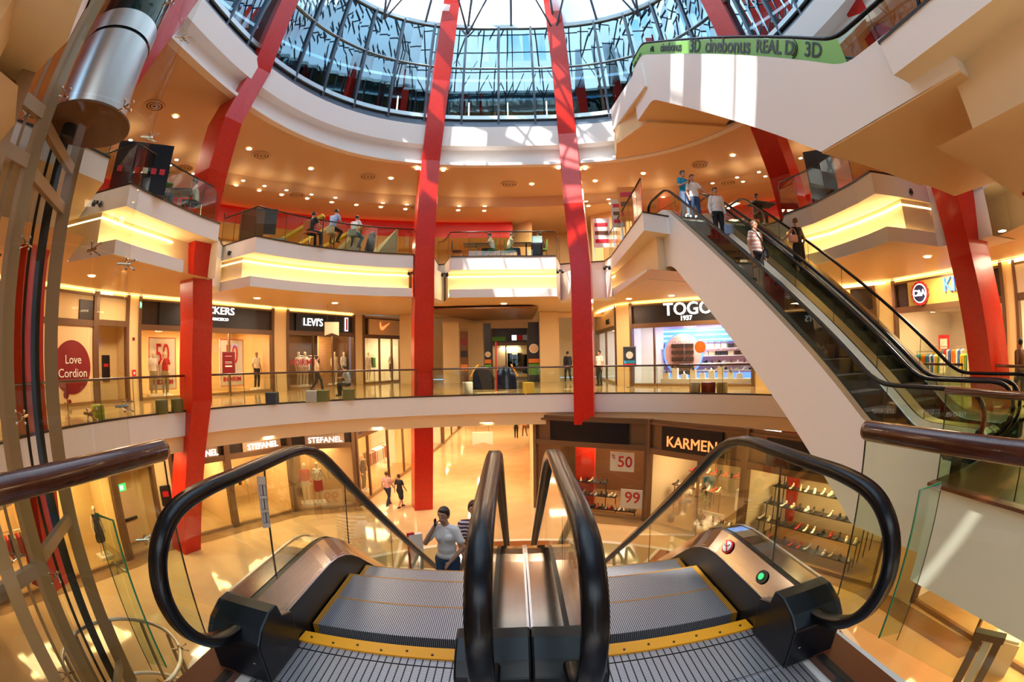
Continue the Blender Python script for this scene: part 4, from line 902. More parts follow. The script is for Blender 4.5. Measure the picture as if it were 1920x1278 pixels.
# the two near wood rails at the viewer's landing, glass hung outside the slab
def near_rail(a, b, label, gdrop):
    a, b = Vector(a), Vector(b); r = root('landing_railing', label, 'railing', (b+a)/2-Vector((0, 0, 1.2)))
    d = (b-a).normalized(); pth = [a-d*.0, a+d*.02, b]
    mb = MB(); mb.tube([a, a+d*.03, b], .062, 16, scale=[.85, 1, 1]); ob('handrail', mb, 'wood_rail', r, smooth=True)
    mb = MB(); mb.tube([a-d*.004, a+d*.0], .045, 12); ob('end_cap', mb, 'dark_frame', r)
    n = 3
    for i in range(n):
        p = a.lerp(b, i/n)+d*.01; q = a.lerp(b, (i+1)/n)-d*.01; mb = MB(); mb.wall(p, q, gdrop, 1.14, .012); ob('glass_pane', mb, 'glass_clear', r)
        mb = MB(); mb.box(Vector((p.x, p.y, (1.14+gdrop)/2)), (.006, .010, 1.14-gdrop)); ob('glass_edge', mb, 'dark_frame', r)
    return r
near_rail(PZ(308, 842, 1.2), Vector((-2.05, -3.1, 1.2)), 'round dark wood handrail over glass at the near left', -.45)
near_rail(PZ(1622, 806, 1.2), Vector((2.75, -3.1, 1.2)), 'round dark wood handrail over glass at the near right', -.02)
railing('dark reflecting glass railing with wood rail on the right hand landing', [Vector((5.0, 3.4, 0)), Vector((5.0, -3, 0))], 0.03, rm='wood_rail', rr=.045, gm='glass_green', group='landing railing at the right')
# two tall panes hanging outside the landing
for pxy, lab in ((((1725, 918), (1648, 1195)), 'tall green edged glass fin below the right hand wood handrail'), (((212, 975), (312, 1250)), 'tall green edged glass fin below the left hand wood handrail')):
    a = PR(*pxy[0], 2.35); b = PR(*pxy[1], 2.35); r = root('glass_fin', lab, 'glass panel', (a.x, a.y, b.z))
    dirv = Vector((a.x, a.y, 0)).normalized(); sdv = Vector((dirv.y, -dirv.x, 0))*(-.10 if a.x < 0 else .12)
    P = [a, b, b+sdv+Vector((0, 0, .05)), a+sdv+Vector((0, 0, .05))]; mb = MB(); mb.add(P, [(0, 1, 2, 3)]); ob('pane', mb, 'glass_green', r)
    mb = MB(); mb.tube([a+sdv+Vector((0, 0, .04)), a, b], .007, 6); ob('pane_edge', mb, 'glass_edge', r)
    mb = MB(); mb.tube([b+sdv, a+sdv], .003, 6); ob('pane_edge', mb, 'dark_frame', r)
# ================================================================ GLASS LIFT
LC_ = Vector((-6.8, 4.03)); dv = LC_.normalized(); tv = Vector((dv.y, -dv.x))   # tv: to the right as seen by the viewer
def lp(fw, sd, z): q = LC_+dv*fw+tv*sd; return Vector((q.x, q.y, z))
def azp(az, r, z): a = math.radians(az); return Vector((r*sin(a), r*cos(a), z))
def lift_arc(R, a0, a1, z, n=24): return [lp(-R*cos(math.radians(a0+(a1-a0)*i/n)), R*sin(math.radians(a0+(a1-a0)*i/n)), z) for i in range(n+1)]
lift = root('lift_shaft', 'glass lift shaft with steel posts at the far left', 'lift', lp(0, 0, GZ))
def post(az, r, wd, m, z0=GZ, z1=24, dp=.22, nm='post'):
    p = azp(az, r, 0); d = p.normalized(); s_ = Vector((d.y, -d.x, 0)); mb = MB(); mb.prism([p+s_*wd/2, p+s_*wd/2+d*dp, p-s_*wd/2+d*dp, p-s_*wd/2], z0, z1); return ob(nm, mb, m, lift)
post(-59.6, 9.0, .30, 'post_metal'); post(-61.9, 8.9, .20, 'black', nm='guide_rail'); post(-66.2, 6.9, .30, 'post_metal'); post(-71.5, 6.2, .26, 'post_metal'); post(-63.6, 8.9, .07, 'black', nm='cable', dp=.05); post(-69.0, 6.8, .06, 'post_metal', nm='cable', dp=.05)
for z in (-4.35, -1.15, 4.25, 5.0, 8.6, 11.2, 14.5):
    for (a0, r0, a1, r1) in ((-59.6, 9.1, -66.2, 7.2), (-66.2, 7.0, -78, 6.2)):
        a, b = azp(a0, r0, z), azp(a1, r1, z); mb = MB(); mb.wall(a, b, z-.10, z+.10, .12); ob('cross_beam', mb, 'post_metal', lift)
zs = [GZ+.1, -3.4, -1.2, .95, 3.1, 5.25, 7.4, 9.55, 11.7, 13.85, 16, 18.2, 20.4]
GR = 1.38
for z0, z1 in zip(zs[:], zs[1:]):
    for k in range(3):
        a0, a1 = -75+50*k, -25+50*k; A = lift_arc(GR, a0+.4, a1-.4, z0+.01, 8); mb = MB(); mb.strip(A, atzz(A, z1-.01)); ob('curved_glass', mb, 'glass_lift', lift)
for z in zs[1:]:
    for k, a in enumerate((-75, -25, 25, 75)):
        p = lift_arc(GR+.03, a, a+.1, z, 1)[0]; q = lift_arc(GR-.22, a, a+.1, z, 1)[0]
        mb = MB(); mb.tube([q, p], .022, 6); t_ = Vector((tv.x, tv.y, 0))
        for sx in (-1, 1):
            for sz in (-1, 1): mb.tube([p.lerp(q, .5), p+t_*.075*sx+Vector((0, 0, .075*sz))], .010, 6); mb.ell(p+t_*.075*sx+Vector((0, 0, .075*sz)), .022, 8, 6)
        ob('spider_fitting', mb, 'steel_warm', lift)
for z, rr in ((-3.42, 1.33), (-4.85, 1.33)):
    mb = MB(); mb.tube(lift_arc(rr, -179, 179, z, 60), .045, 8); ob('base_ring', mb, 'steel_bright', lift, smooth=True)
for a in (-70, -35, 0, 35, 70, 105, 140, 175, -140, -105):
    p = lift_arc(1.30, a, a+.1, GZ, 1)[0]; q = p.copy(); q.z = -3.45; mb = MB(); mb.tube([p, q], .045, 6); ob('base_post', mb, 'post_metal', lift)
car = root('lift_car', 'brushed steel cylinder lift car with glazed upper half, high in the shaft', 'lift', lp(0, 0, 5.35))
def ringv(R, z, n=40): return [lp(-R*cos(2*pi*i/n), R*sin(2*pi*i/n), z) for i in range(n)]
def drum(mb, R, z0, z1): return mb.strip(ringv(R, z0), ringv(R, z1), True)
mb = MB(); drum(mb, .74, 5.40, 6.95); ob('steel_skirt', mb, 'steel_bright', car, smooth=True)
mb = MB(); drum(mb, .76, 7.0, 7.4); ob('steel_band', mb, 'steel_bright', car, smooth=True)
mb = MB(); drum(mb, .73, 6.95, 7.0); ob('band_joint', mb, 'black', car)
mb = MB(); n = 40; mb.add(ringv(.90, 5.38), [tuple(range(n))]); mb.strip(ringv(.90, 5.38), ringv(.90, 5.42), True); ob('underside', mb, 'c_brown', car)
mb = MB(); mb.cyl(lp(.1, -.35, 5.15), .16, .25, 20); ob('buffer', mb, 'black', car)
mb = MB(); drum(mb, .74, 7.4, 8.9); ob('curved_window', mb, 'glass_green', car)
mb = MB(); drum(mb, .66, 7.42, 8.85); ob('cabin_wall', mb, 'black_gloss', car)
mb = MB(); drum(mb, .89, 8.9, 9.1); mb.add(ringv(.89, 9.1), [tuple(range(n))]); ob('roof', mb, 'steel_bright', car)
# ================================================================ FIGURES
def remesh(name, mb, m, parent, vox=.014, it=4, smooth=True):
    o = ob(name, mb, m, parent); r = o.modifiers.new('r', 'REMESH'); r.mode = 'VOXEL'; r.voxel_size = vox
    s = o.modifiers.new('s', 'SMOOTH'); s.iterations = it; s.factor = .5
    dg = bpy.context.evaluated_depsgraph_get(); me = bpy.data.meshes.new_from_object(o.evaluated_get(dg)); old = o.data; o.modifiers.clear(); o.data = me; bpy.data.meshes.remove(old)
    me.polygons.foreach_set('use_smooth', [smooth]*len(me.polygons)); return o
BASE = dict(pel=(0, 0, .93), wai=(0, .0, 1.08), che=(0, 0, 1.26), nek=(0, -.01, 1.46), hed=(0, .01, 1.60),
            shL=(-.165, 0, 1.385), elL=(-.225, -.03, 1.11), wrL=(-.235, .06, .88), shR=(.165, 0, 1.385), elR=(.225, -.03, 1.11), wrR=(.235, .06, .88),
            hiL=(-.09, 0, .90), knL=(-.10, .02, .50), anL=(-.105, -.03, .08), hiR=(.09, 0, .90), knR=(.10, .02, .50), anR=(.105, -.03, .08))
POSES = {
 'stand': {},
 'walk': dict(knL=(-.09, .20, .53), anL=(-.09, .26, .09), knR=(.09, -.04, .50), anR=(.09, -.30, .16), elL=(-.22, -.10, 1.13), wrL=(-.23, -.10, .89), elR=(.22, .04, 1.12), wrR=(.22, .20, .92)),
 'phone': dict(elR=(.27, .13, 1.17), wrR=(.125, .115, 1.43), elL=(-.26, .02, 1.13), wrL=(-.13, .18, .96)),
 'rail': dict(elL=(-.27, .10, 1.16), wrL=(-.42, .24, 1.02), elR=(.24, -.02, 1.12), wrR=(.22, .10, .90)),
 'railR': dict(elR=(.27, .10, 1.16), wrR=(.44, .22, 1.02)),
 'look': dict(elL=(-.24, .06, 1.12), wrL=(-.03, .24, 1.20), elR=(.24, .06, 1.12), wrR=(.06, .25, 1.22), hed=(0, .05, 1.585)),
 'sit': dict(pel=(0, 0, .52), wai=(0, .01, .66), che=(0, .06, .84), nek=(0, .10, 1.03), hed=(0, .14, 1.17), shL=(-.175, .07, .99), shR=(.175, .07, .99), elL=(-.24, .20, .78), wrL=(-.14, .42, .77), elR=(.24, .20, .78), wrR=(.14, .42, .77),
             hiL=(-.09, .02, .49), knL=(-.14, .42, .50), anL=(-.13, .40, .08), hiR=(.09, .02, .49), knR=(.14, .42, .50), anR=(.13, .46, .08)),
 'stool': dict(pel=(0, 0, .82), wai=(0, .02, .97), che=(0, .08, 1.15), nek=(0, .14, 1.34), hed=(0, .19, 1.48), shL=(-.175, .10, 1.30), shR=(.175, .10, 1.30), elL=(-.25, .20, 1.06), wrL=(-.12, .38, 1.05), elR=(.25, .20, 1.06), wrR=(.12, .38, 1.05),
             hiL=(-.10, .02, .79), knL=(-.24, .30, .68), anL=(-.17, .14, .32), hiR=(.10, .02, .79), knR=(.24, .30, .68), anR=(.17, .14, .32)),
 'pose': dict(elL=(-.30, -.02, 1.16), wrL=(-.16, .10, 1.02), knL=(-.12, .06, .50), anL=(-.12, .06, .08)),
}
def hand(mb, w, e, s, side):
    w = Vector(w); d = (w-Vector(e)).normalized(); x = d.cross(Vector((0, 0, 1)));
    if x.length < .1: x = Vector((0, 1, 0))
    x.normalize(); n = d.cross(x); c = w+d*.05
    mb.cone(w, .022, w+d*.075, .026, 8)
    for i, ln in enumerate((.060, .072, .068, .052)):
        b = w+d*.080+x*(.028-.0187*i); k = b+d*ln*.5+n*.006; mb.cone(b, .0088, k, .0082, 6); mb.cone(k, .0082, k+d*ln*.42+n*.020, .007, 6)
    b = w+d*.030+x*.024*side; mb.cone(b, .011, b+x*.030*side+d*.030, .0098, 6); mb.cone(b+x*.030*side+d*.030, .0098, b+x*.036*side+d*.058, .008, 6)
def human(name, label, loc, rz, pose='stand', h=1.72, top='c_white', sleeve='short', bottom='c_denim', legs='trousers', skin='skin', hair='hair', hairlen=0, shoes='black', vox=.016, female=False, group=None, over=None, cat='person', face=True, extra=None):
    J = dict(BASE); J.update(POSES[pose]); J.update(over or {}); k = h/1.72
    r = root(name, label, cat, loc, rz, group); Mx = Matrix.Translation(Vector(loc)) @ Matrix.Rotation(rz, 4, 'Z') @ Matrix.Scale(k, 4)
    P = {a: Vector(b) for a, b in J.items()}; sw = .88 if female else 1.0
    for q in ('shL', 'shR'): P[q] = Vector((P[q].x*sw, P[q].y, P[q].z))
    def tr(mb): mb.v = [tuple(Mx @ Vector(p)) for p in mb.v]; return mb
    up = (P['nek']-P['che']).normalized(); side = (P['shR']-P['shL']).normalized()
    if side.x < 0: side = -side
    R = Matrix((side, up.cross(side).normalized(), up)).transposed()
    f = R @ Vector((0, 1, 0))
    # body: one continuous surface
    mb = MB(); mb.cone(P['nek']-up*.03, .058, P['hed']-up*.05, .050, 10)
    H = P['hed']; mb.ell(H+up*.018-f*.008, (.076, .093, .100), 16, 12, R); mb.ell(H-up*.055+f*.022, (.054, .060, .055), 12, 8, R); mb.ell(H-up*.094+f*.055, (.024, .02, .018), 8, 6, R)
    if face:
        mb.cone(H+f*.086+up*.012, .010, H+f*.106-up*.022, .015, 8); mb.ell(H+f*.080+up*.034, (.046, .018, .010), 10, 6, R)
        mb.ell(H+f*.080-up*.058, (.024, .014, .010), 8, 6, R)
        for sg in (-1, 1): mb.ell(H+side*.078*sg-up*.004-f*.004, (.010, .020, .030), 8, 6, R)
    mb.ell(P['che'], (.155*sw, .105, .19), 14, 10, R); mb.ell(P['wai'], (.135*sw, .10, .14), 14, 8, R); mb.ell(P['pel'], (.160, .115, .12), 14, 8, R)
    nb = P['nek']-up*.045
    for q in 'LR': mb.cone(nb, .050, P['sh'+q]-(P['sh'+q]-nb)*.12, .054, 10)
    if female:
        for sg in (-1, 1): mb.ell(P['che']+f*.070+side*.066*sg+up*.01, .052, 10, 8)
    for q, sg in (('L', -1), ('R', 1)):
        mb.cone(P['sh'+q], .056, P['el'+q], .040, 10); mb.cone(P['el'+q], .040, P['wr'+q], .027, 10)
        hand(mb, P['wr'+q], P['el'+q], 1, -sg)
        mb.cone(P['hi'+q], .092, P['kn'+q], .057, 12); mb.cone(P['kn'+q], .056, P['an'+q], .038, 10); mb.ell(P['kn'+q]*.65+P['an'+q]*.35-f*.012, .056, 8, 6)
        a = P['an'+q]; mb.cone(a-Vector((0, .02, .03)), .036, a+Vector((0, .13, -.05)), .028, 8)
    bo = remesh('body', tr(mb), skin, r, vox)
    # top
    g = .013
    if top:
        mb = MB(); mb.ell(P['che'], (.158*sw+g, .112+g, .185), 14, 10, R); mb.cone(P['che'], .12*sw+g, P['wai'], .115*sw+g, 14); mb.ell(P['wai'], (.150*sw+g, .112+g, .15), 14, 8, R)
        mb.ell(P['pel']+up*.04, (.158+g, .116+g, .095), 14, 8, R); nb2 = P['nek']-up*.062
        for q in 'LR': mb.cone(nb2, .056+g, P['sh'+q]-(P['sh'+q]-nb2)*.1, .054+g, 10)
        if female:
            for sg in (-1, 1): mb.ell(P['che']+f*.072+side*.066*sg+up*.01, .056+g, 10, 8)
        if sleeve != 'none':
            for q in 'LR':
                e = P['el'+q]; s0 = P['sh'+q]; t = .62 if sleeve == 'short' else 1
                mb.cone(s0, .052+g, s0.lerp(e, t), .047+g, 10)
                if sleeve == 'long': mb.cone(e, .046+g, e.lerp(P['wr'+q], .9), .034+g, 10)
        remesh('shirt', tr(mb), top, r, vox)
    mb = MB(); mb.ell(P['pel']-up*.01, (.168, .124, .115), 14, 8, R)
    for q in 'LR':
        hp, kn, an = P['hi'+q], P['kn'+q], P['an'+q]
        if legs == 'skirt': mb.cone(hp, .105, hp.lerp(kn, .9), .11, 12); mb.cone((P['hiL']+P['hiR'])/2, .11, ((P['hiL']+P['hiR'])/2).lerp((P['knL']+P['knR'])/2, .88), .13, 12)
        else:
            mb.cone(hp, .104, kn, .070, 12)
            if legs == 'trousers': mb.cone(kn, .070, an+Vector((0, 0, .02)), .058, 12)
    remesh('skirt' if legs == 'skirt' else 'trousers', tr(mb), bottom, r, vox)
    for q in 'LR':
        a = P['an'+q]; mb = MB(); mb.cone(a+Vector((0, -.03, -.035)), .042, a+Vector((0, .13, -.048)), .034, 8); mb.ell(a+Vector((0, .0, -.015)), (.042, .05, .045), 8, 6); mb.box(a+Vector((0, .05, -.072)), (.078, .26, .016)); remesh('shoe', tr(mb), shoes, r, max(vox*.7, .009), 2)
    if hair:
        mb = MB(); mb.ell(H+up*.036-f*.022, (.086, .097, .096), 14, 10, R); mb.ell(H+up*.078+f*.034-side*.012, (.064, .056, .034), 12, 8, R)
        for sg in (-1, 1): mb.ell(H+side*.070*sg+up*.02-f*.012, (.018, .040, .050 if not female else .065), 8, 6, R)
        if hairlen: mb.cone(H-f*.06, .075, H-f*.075-up*hairlen, .045, 10)
        remesh('hair', tr(mb), hair, r, vox*.8)
        if face and vox < .016:
            for sg in (-1, 1):
                e = H+f*.0845+side*.030*sg+up*.010
                mb = MB(); mb.ell(e, (.0125, .0075, .0062), 12, 8, R); eo = ob('eye', tr(mb), 'eye_white', r, smooth=True); mb = MB(); mb.ell(e+f*.0048, (.0052, .0036, .0052), 8, 6, R); ob('iris', tr(mb), 'black', eo, smooth=True)
                mb = MB(); mb.ell(H+f*.092+side*.031*sg+up*.034, (.020, .005, .004), 8, 5, R); ob('eyebrow', tr(mb), hair, r)
            mb = MB(); mb.ell(H+f*.094-up*.056, (.022, .006, .0065), 10, 6, R); ob('lips', tr(mb), 'lips', r, smooth=True)
    if extra: extra(r, P, Mx, f, side, up)
    return r
def on_steps(u, W, f, v): return W(u, v, f(u+.2))
rA_, WA, fA, LA = eA; rC_, WC, fC, LC = eC; rD_, WD, fD, LD = eD
def facing(d): return math.atan2(-d[0], d[1])   # heading whose local +y points along d
def phone_extra(hd):
    def ex(r, P, Mx, f, side, up):
        mb = MB(); p = P['wrR']+Vector((-.035, .02, .085)) if hd == 'ear' else (P['wrL']+P['wrR'])/2+Vector((0, .09, .03))
        mb.box(p, (.012, .055, .11) if hd == 'ear' else (.06, .012, .11)); mb.v = [tuple(Mx @ Vector(q)) for q in mb.v]
        thing_o = ob('mobile_phone', mb, 'black_gloss'); tag(thing_o, 'dark mobile phone held '+('to the ear of the woman in the white blouse' if hd == 'ear' else 'by the young man in the teal shirt'), 'phone')
    return ex
p = on_steps(3.5, WA, fA, .08); p.x = PY(835, 980, p.y).x
human('person', 'woman in white blouse and jeans talking on a phone, riding the left escalator', (p.x, p.y, p.z), pi-.28, 'phone', 1.62, 'c_white', 'short', 'c_denim', vox=.0085, female=True, hairlen=.02, extra=phone_extra('ear'), over=dict(hed=(.012, .025, 1.595)))
mat('c_stripe_dark', (.10, .03, .04), .8)
brick('c_stripes', (.10, .03, .05), (.10, .03, .05), (.72, .70, .70), 5, .05, .010, .8, rot=(pi/2, 0, 0)); brick('c_stripes_pink', (.72, .36, .28), (.70, .36, .28), (.85, .74, .68), 5, .09, .022, .8, rot=(pi/2, 0, 0)); brick('c_stripes_blue', (.04, .09, .30), (.7, .6, .3), (.8, .78, .6), 5, .07, .02, .8, rot=(pi/2, 0, 0))
p = on_steps(4.72, WA, fA, -.27); p = Vector((PY(889, 945, 5.95).x, 5.95, fA(3.75+.2)))
human('person', 'man in striped dark shirt and jeans behind the woman on the phone', p, pi, 'railR', 1.80, 'c_stripes', 'short', 'c_denim', vox=.010, over=dict(elR=(.20, .08, 1.14), wrR=(.14, .22, 1.02)))
fd_ = facing(UD)
def esc_person(px, py, W, f, L, v, h, **k):
    """stands on the step whose rider has his head on this line of sight"""
    best = None
    for j in range(-7, 8):
        for i in range(0, 160):
            u = .3+(L-.6)*i/160; q = W(u, j*.05, f(u+.2)+h*.93)
            d = Vector((q.x, q.y, q.z-EYE)).normalized()-Vector(ray(px, py)); e = d.length
            if best is None or e < best[0]: best = (e, u, j*.05)
    u = best[1]; return W(u, best[2], f(u+.2))
q = esc_person(1280, 330, WC, fC, LC, .25, 1.75); q = Vector((q.x, q.y, q.z))
q0 = PZ(1278, 326, L2Z+1.62); q0.z = L2Z
human('person', 'young man in teal polo shirt looking down at his phone at the escalator top', q0, fd_+.3, 'look', 1.74, 'c_teal', 'short', 'c_sky', vox=.010, extra=phone_extra('hand'))
q = esc_person(1297, 335, WC, fC, LC, .18, 1.75)
human('person', 'man in white t-shirt and dark jeans with glasses at the top of the near escalator', q, fd_-.1, 'rail', 1.76, 'c_white', 'short', 'c_denim', vox=.010)
q = esc_person(1344, 350, WC, fC, LC, -.22, 1.72)
q2_ = esc_person(1344, 350, WC, fC, LC, -.25, 1.72)
human('person', 'man in pale long sleeved shirt and black trousers on the near escalator', q2_, fd_-.2, 'stand', 1.72, 'c_grey' if 0 else 'c_white', 'long', 'c_black', vox=.010)
human('person', 'man in pink striped shirt with a shoulder bag halfway down the near escalator', esc_person(1412, 422, WC, fC, LC, 0, 1.74), fd_+.2, 'stand', 1.74, 'c_stripes_pink', 'short', 'c_black', hair='hair_brown', vox=.010)
human('person', 'woman in black dress holding the handrail on the far escalator', esc_person(1492, 414, WD, fD, LD, 0, 1.66), fd_+pi-.2, 'rail', 1.66, 'c_black', 'none', 'c_black', 'skirt', hair='hair_brown', vox=.010, female=True, over=dict(elL=(-.25, .12, 1.22), wrL=(-.46, .28, 1.06)))
def bag(name, label, loc, sz, m, rz=0):
    r = root(name, label, 'bag', loc, rz); R = Matrix.Rotation(rz, 3, 'Z'); mb = MB(); mb.box(Vector(loc)+Vector((0, 0, sz[2]/2)), sz, rz); ob('pouch', mb, m, r, bevel=min(sz)*.3)
    mb = MB(); mb.tube([Vector(loc)+R @ Vector((sz[0]*.42*cos(t), 0, sz[2]*.9+sz[2]*.9*sin(t))) for t in [pi*i/10 for i in range(11)]], .012, 6); ob('strap', mb, m, r); return r
def by(q, rz, off): return Vector(q)+Matrix.Rotation(rz, 3, 'Z') @ Vector(off)
qw = esc_person(1492, 414, WD, fD, LD, 0, 1.66); rzw = fd_+pi-.2; bag('handbag', 'pink handbag at the side of the woman in the black dress', by(qw, rzw, (-.20, -.10, .93)), (.28, .14, .22), 'c_pink', rzw)
qm = esc_person(1412, 422, WC, fC, LC, 0, 1.74); rzm = fd_+.2; o_ = bag('shoulder_bag', 'black shoulder bag of the man in the pink striped shirt', by(qm, rzm, (-.25, .02, .82)), (.14, .24, .24), 'c_black', rzm)
mb = MB(); mb.tube([by(qm, rzm, p_) for p_ in ((-.25, .05, 1.05), (-.14, .155, 1.12), (.0, .155, 1.27), (.10, .12, 1.42), (.12, .0, 1.50))], .016, 6); ob('cross_strap', mb, 'c_black', o_)
qc = q2_; rzc = fd_-.2; bag('carrier_bag', 'pale blue carrier bag held by the man in the pale shirt', by(qc, rzc, (-.28, .10, .22)), (.30, .14, .32), 'c_sky', rzc)
# level one and ground floor walkers
human('person', 'walker in light top and black trousers before the brick walled clothes shop', PZ(592, 738, 0)+Vector((-.35, 1.0, 0)), -1.2, 'walk', 1.68, 'c_beige', 'short', 'c_black', vox=.02)
human('person', 'man in white shirt and black trousers standing right of the third column', PZ(1124, 722, 0), pi*.7, 'stand', 1.76, 'c_white', 'short', 'c_black', vox=.02)
human('person', 'dark clothed person walking away in the passage beside the broad pier', PZ(1065, 716, 0), .1, 'walk', 1.75, 'c_black', 'long', 'c_black', vox=.022)
human('person', 'person in dark trousers seated on an olive stool by the glass railing', PZ(655, 742, 0)+Vector((-.05, .05, 0)), 1.5, 'sit', 1.7, 'c_grey', 'short', 'c_black', vox=.02)
human('person', 'shopper in brown coat walking past the last shop at the right', Vector((11.9, 5.2, 0)), -.6, 'walk', 1.7, 'c_brown', 'long', 'c_black', vox=.02)
human('person', 'boy in pink top and dark trousers walking left of the second column', PZ(729, 948, GZ), -.25, 'walk', 1.62, 'c_pink', 'short', 'c_navy', hair='hair_brown', vox=.016)
human('person', 'girl in black dress walking beside the boy on the marble', PZ(752, 952, GZ), -.4, 'walk', 1.58, 'c_black', 'short', 'c_black', 'skirt', hair='hair_brown', vox=.016, female=True)
human('person', 'person in dark clothes with a red bag far down the arcade', PZ(968, 822, GZ), 0, 'walk', 1.7, 'c_black', 'short', 'c_black', vox=.022)
human('person', 'person in orange top far down the arcade', PZ(984, 818, GZ), .3, 'walk', 1.7, 'c_orange', 'short', 'c_brown', vox=.022)
# food court level
def at2(px, py, back=0):   # foot on the balcony floor seen over its edge
    p = PZ(px, py, L2Z); v = Vector((p.x, p.y)).normalized(); return Vector((p.x+v.x*back, p.y+v.y*back, L2Z))
# ================================================================ FITTINGS AND GOODS
def fx(F, px, py=670, d=0):
    """metres along the front where the line of sight meets the line d metres inside the glass"""
    a = F.at(0, d); b = F.at(F.L, d); c = PL(px, a, b, py); return (Vector((c[0], c[1], a.z))-a).dot(F.X)
# ---- downlights and air diffusers
def downlight(p, label, grp, r=.085):
    o = root('ceiling_light', label, 'light', p, 0, grp); mb = MB(); mb.lathe(p, [(r*1.35, 0), (r*1.3, -.015), (r, -.012)], 14); ob('rim', mb, 'plaster', o)
    mb = MB(); P = [(p.x+r*cos(2*pi*i/14), p.y+r*sin(2*pi*i/14), p.z-.014) for i in range(14)]; mb.add(P, [tuple(range(13, -1, -1))]); ob('lens', mb, 'lamp', o); return o
HI = [(329, 218), (467, 279), (583, 316), (733, 334), (997, 345), (1116, 339), (1206, 325), (1374, 291)]
LOW = [(245, 262), (230, 273), (331, 299), (319, 309), (376, 315), (363, 325), (456, 338), (443, 347), (486, 357), (496, 348), (528, 365), (537, 356), (576, 372), (584, 364), (622, 379), (629, 370), (668, 384), (714, 388), (718, 380), (760, 392), (763, 383), (859, 394), (861, 386), (908, 395), (909, 386), (1099, 377), (1103, 386), (1141, 373), (1145, 381), (1189, 368), (1239, 361), (1243, 369), (1336, 343), (1382, 332), (1393, 340), (1423, 322), (1435, 330), (1546, 279), (1561, 288), (1501, 296), (1515, 305)]
for p in HI: downlight(PZ(*p, 9.86), 'round downlight in the upper tan ceiling ring above the food court', 'downlights of the upper ceiling ring', .10)
for p in LOW: downlight(PZ(*p, 9.29), 'small round downlight in the lower ceiling ring above the red bulkhead', 'downlights of the lower ceiling ring', .085)
for p in [(427, 222), (440, 228), (782, 316), (831, 319), (1047, 315), (1087, 317), (1097, 316)]: downlight(PZ(*p, 9.80), 'downlight close beside a red column at the ceiling edge', 'downlights beside the red columns')
for p in [(172, 517), (482, 559), (628, 568), (660, 593), (945, 569), (1179, 560), (1259, 554), (1739, 481), (1879, 432)]: downlight(PZ(*p, 4.06), 'round downlight in the middle floor ceiling', 'downlights of the middle floor ceiling', .12)
def diffuser(p, label, grp, R):
    o = root('air_diffuser', label, 'vent', p, 0, grp)
    for k, (r0, r1) in enumerate(((.80, 1), (.50, .66), (.18, .36))):
        mb = MB(); mb.lathe(p, [(R*r0, -.005), (R*r0, -.03), (R*r1, -.03), (R*r1, -.005)], 24); ob('ring', mb, 'ceiling_rose', o)
    mb = MB(); P = [(p.x+R*.82*cos(2*pi*i/24), p.y+R*.82*sin(2*pi*i/24), p.z-.008) for i in range(24)]; mb.add(P, [tuple(range(23, -1, -1))]); ob('recess', mb, 'dark_frame', o)
for p in [(290, 198), (490, 291), (690, 331), (955, 345), (1312, 309)]: diffuser(PZ(*p, 9.86), 'round ringed air diffuser in the upper tan ceiling ring', 'air diffusers of the upper ceiling ring', .42)
for p in [(346, 314), (556, 365), (783, 388), (1168, 376), (1365, 342), (1532, 293)]: diffuser(PZ(*p, 9.29), 'round ringed air diffuser in the lower ceiling ring', 'air diffusers of the lower ceiling ring', .42)
# ---- spotlights fixed to the slab corners
for (px_, py_, lab) in [(182, 382, 'left face of the leftmost balcony'), (434, 474, 'balcony block just right of the left column'), (771, 512, 'block left of the second column'), (834, 514, 'block right of the second column'), (1050, 508, 'block left of the third column'), (1138, 501, 'block right of the third column'), (1702, 360, 'balcony face near the right hand column')]:
    base_p = PZ(px_, py_, 5.42 if px_ not in (771, 834, 1050, 1138) else 5.1); d = Vector((-base_p.x, -base_p.y, 0)).normalized(); base_p = base_p+d*.12
    o = root('spotlight', 'small black twin spotlight fixed to the '+lab, 'light', base_p)
    s_ = Vector((d.y, -d.x, 0)); mb = MB(); mb.box(base_p, (.08, .08, .08), math.atan2(d.y, d.x)); ob('bracket', mb, 'black', o)
    for k in (-1, 1): mb = MB(); q = base_p+s_*.10*k; mb.cone(q, .055, q+d*.08+Vector((0, 0, -.08)), .065, 10); ob('lamp_head', mb, 'black', o)
# ---- ottomans by the glass
def pouf(px, py, m, label, kind='round', sz=.42, r=.22, grp=None):
    p = PZ(px, py, 0); mb = MB()
    if kind == 'round': mb.lathe(p, [(0, 0), (r*.93, 0), (r, .03), (r, sz-.05), (r*.95, sz), (0, sz+.01)], 24)
    else: mb.box(p+Vector((0, 0, sz/2)), (.42, .42, sz), .2)
    o = ob('ottoman', mb, m, bevel=.02, smooth=(kind == 'round')); return tag(o, label, 'stool', grp)
pouf(185, 787, 'olive', 'yellow green round ottoman left of the left column, standing alone'); pouf(304, 775, 'dark_olive', 'left of two dark green round ottomans beside the left column'); pouf(333, 772, 'dark_olive', 'right of two dark green round ottomans beside the left column')
pouf(511, 757, 'slate', 'dark slate square ottoman by the glass railing', 'cube'); pouf(585, 753, 'grey_fabric', 'grey square ottoman beside a dark olive one', 'cube'); pouf(607, 752, 'dark_olive', 'dark olive square ottoman beside a grey one', 'cube'); pouf(655, 749, 'dark_olive', 'olive ottoman under the seated person by the glass', 'cube')
pouf(877, 738, 'c_beige', 'tan square ottoman left of the dark escalator housing', 'cube', .5); pouf(991, 738, 'c_yellow', 'yellow tan square ottoman right of the dark escalator housing', 'cube', .48)
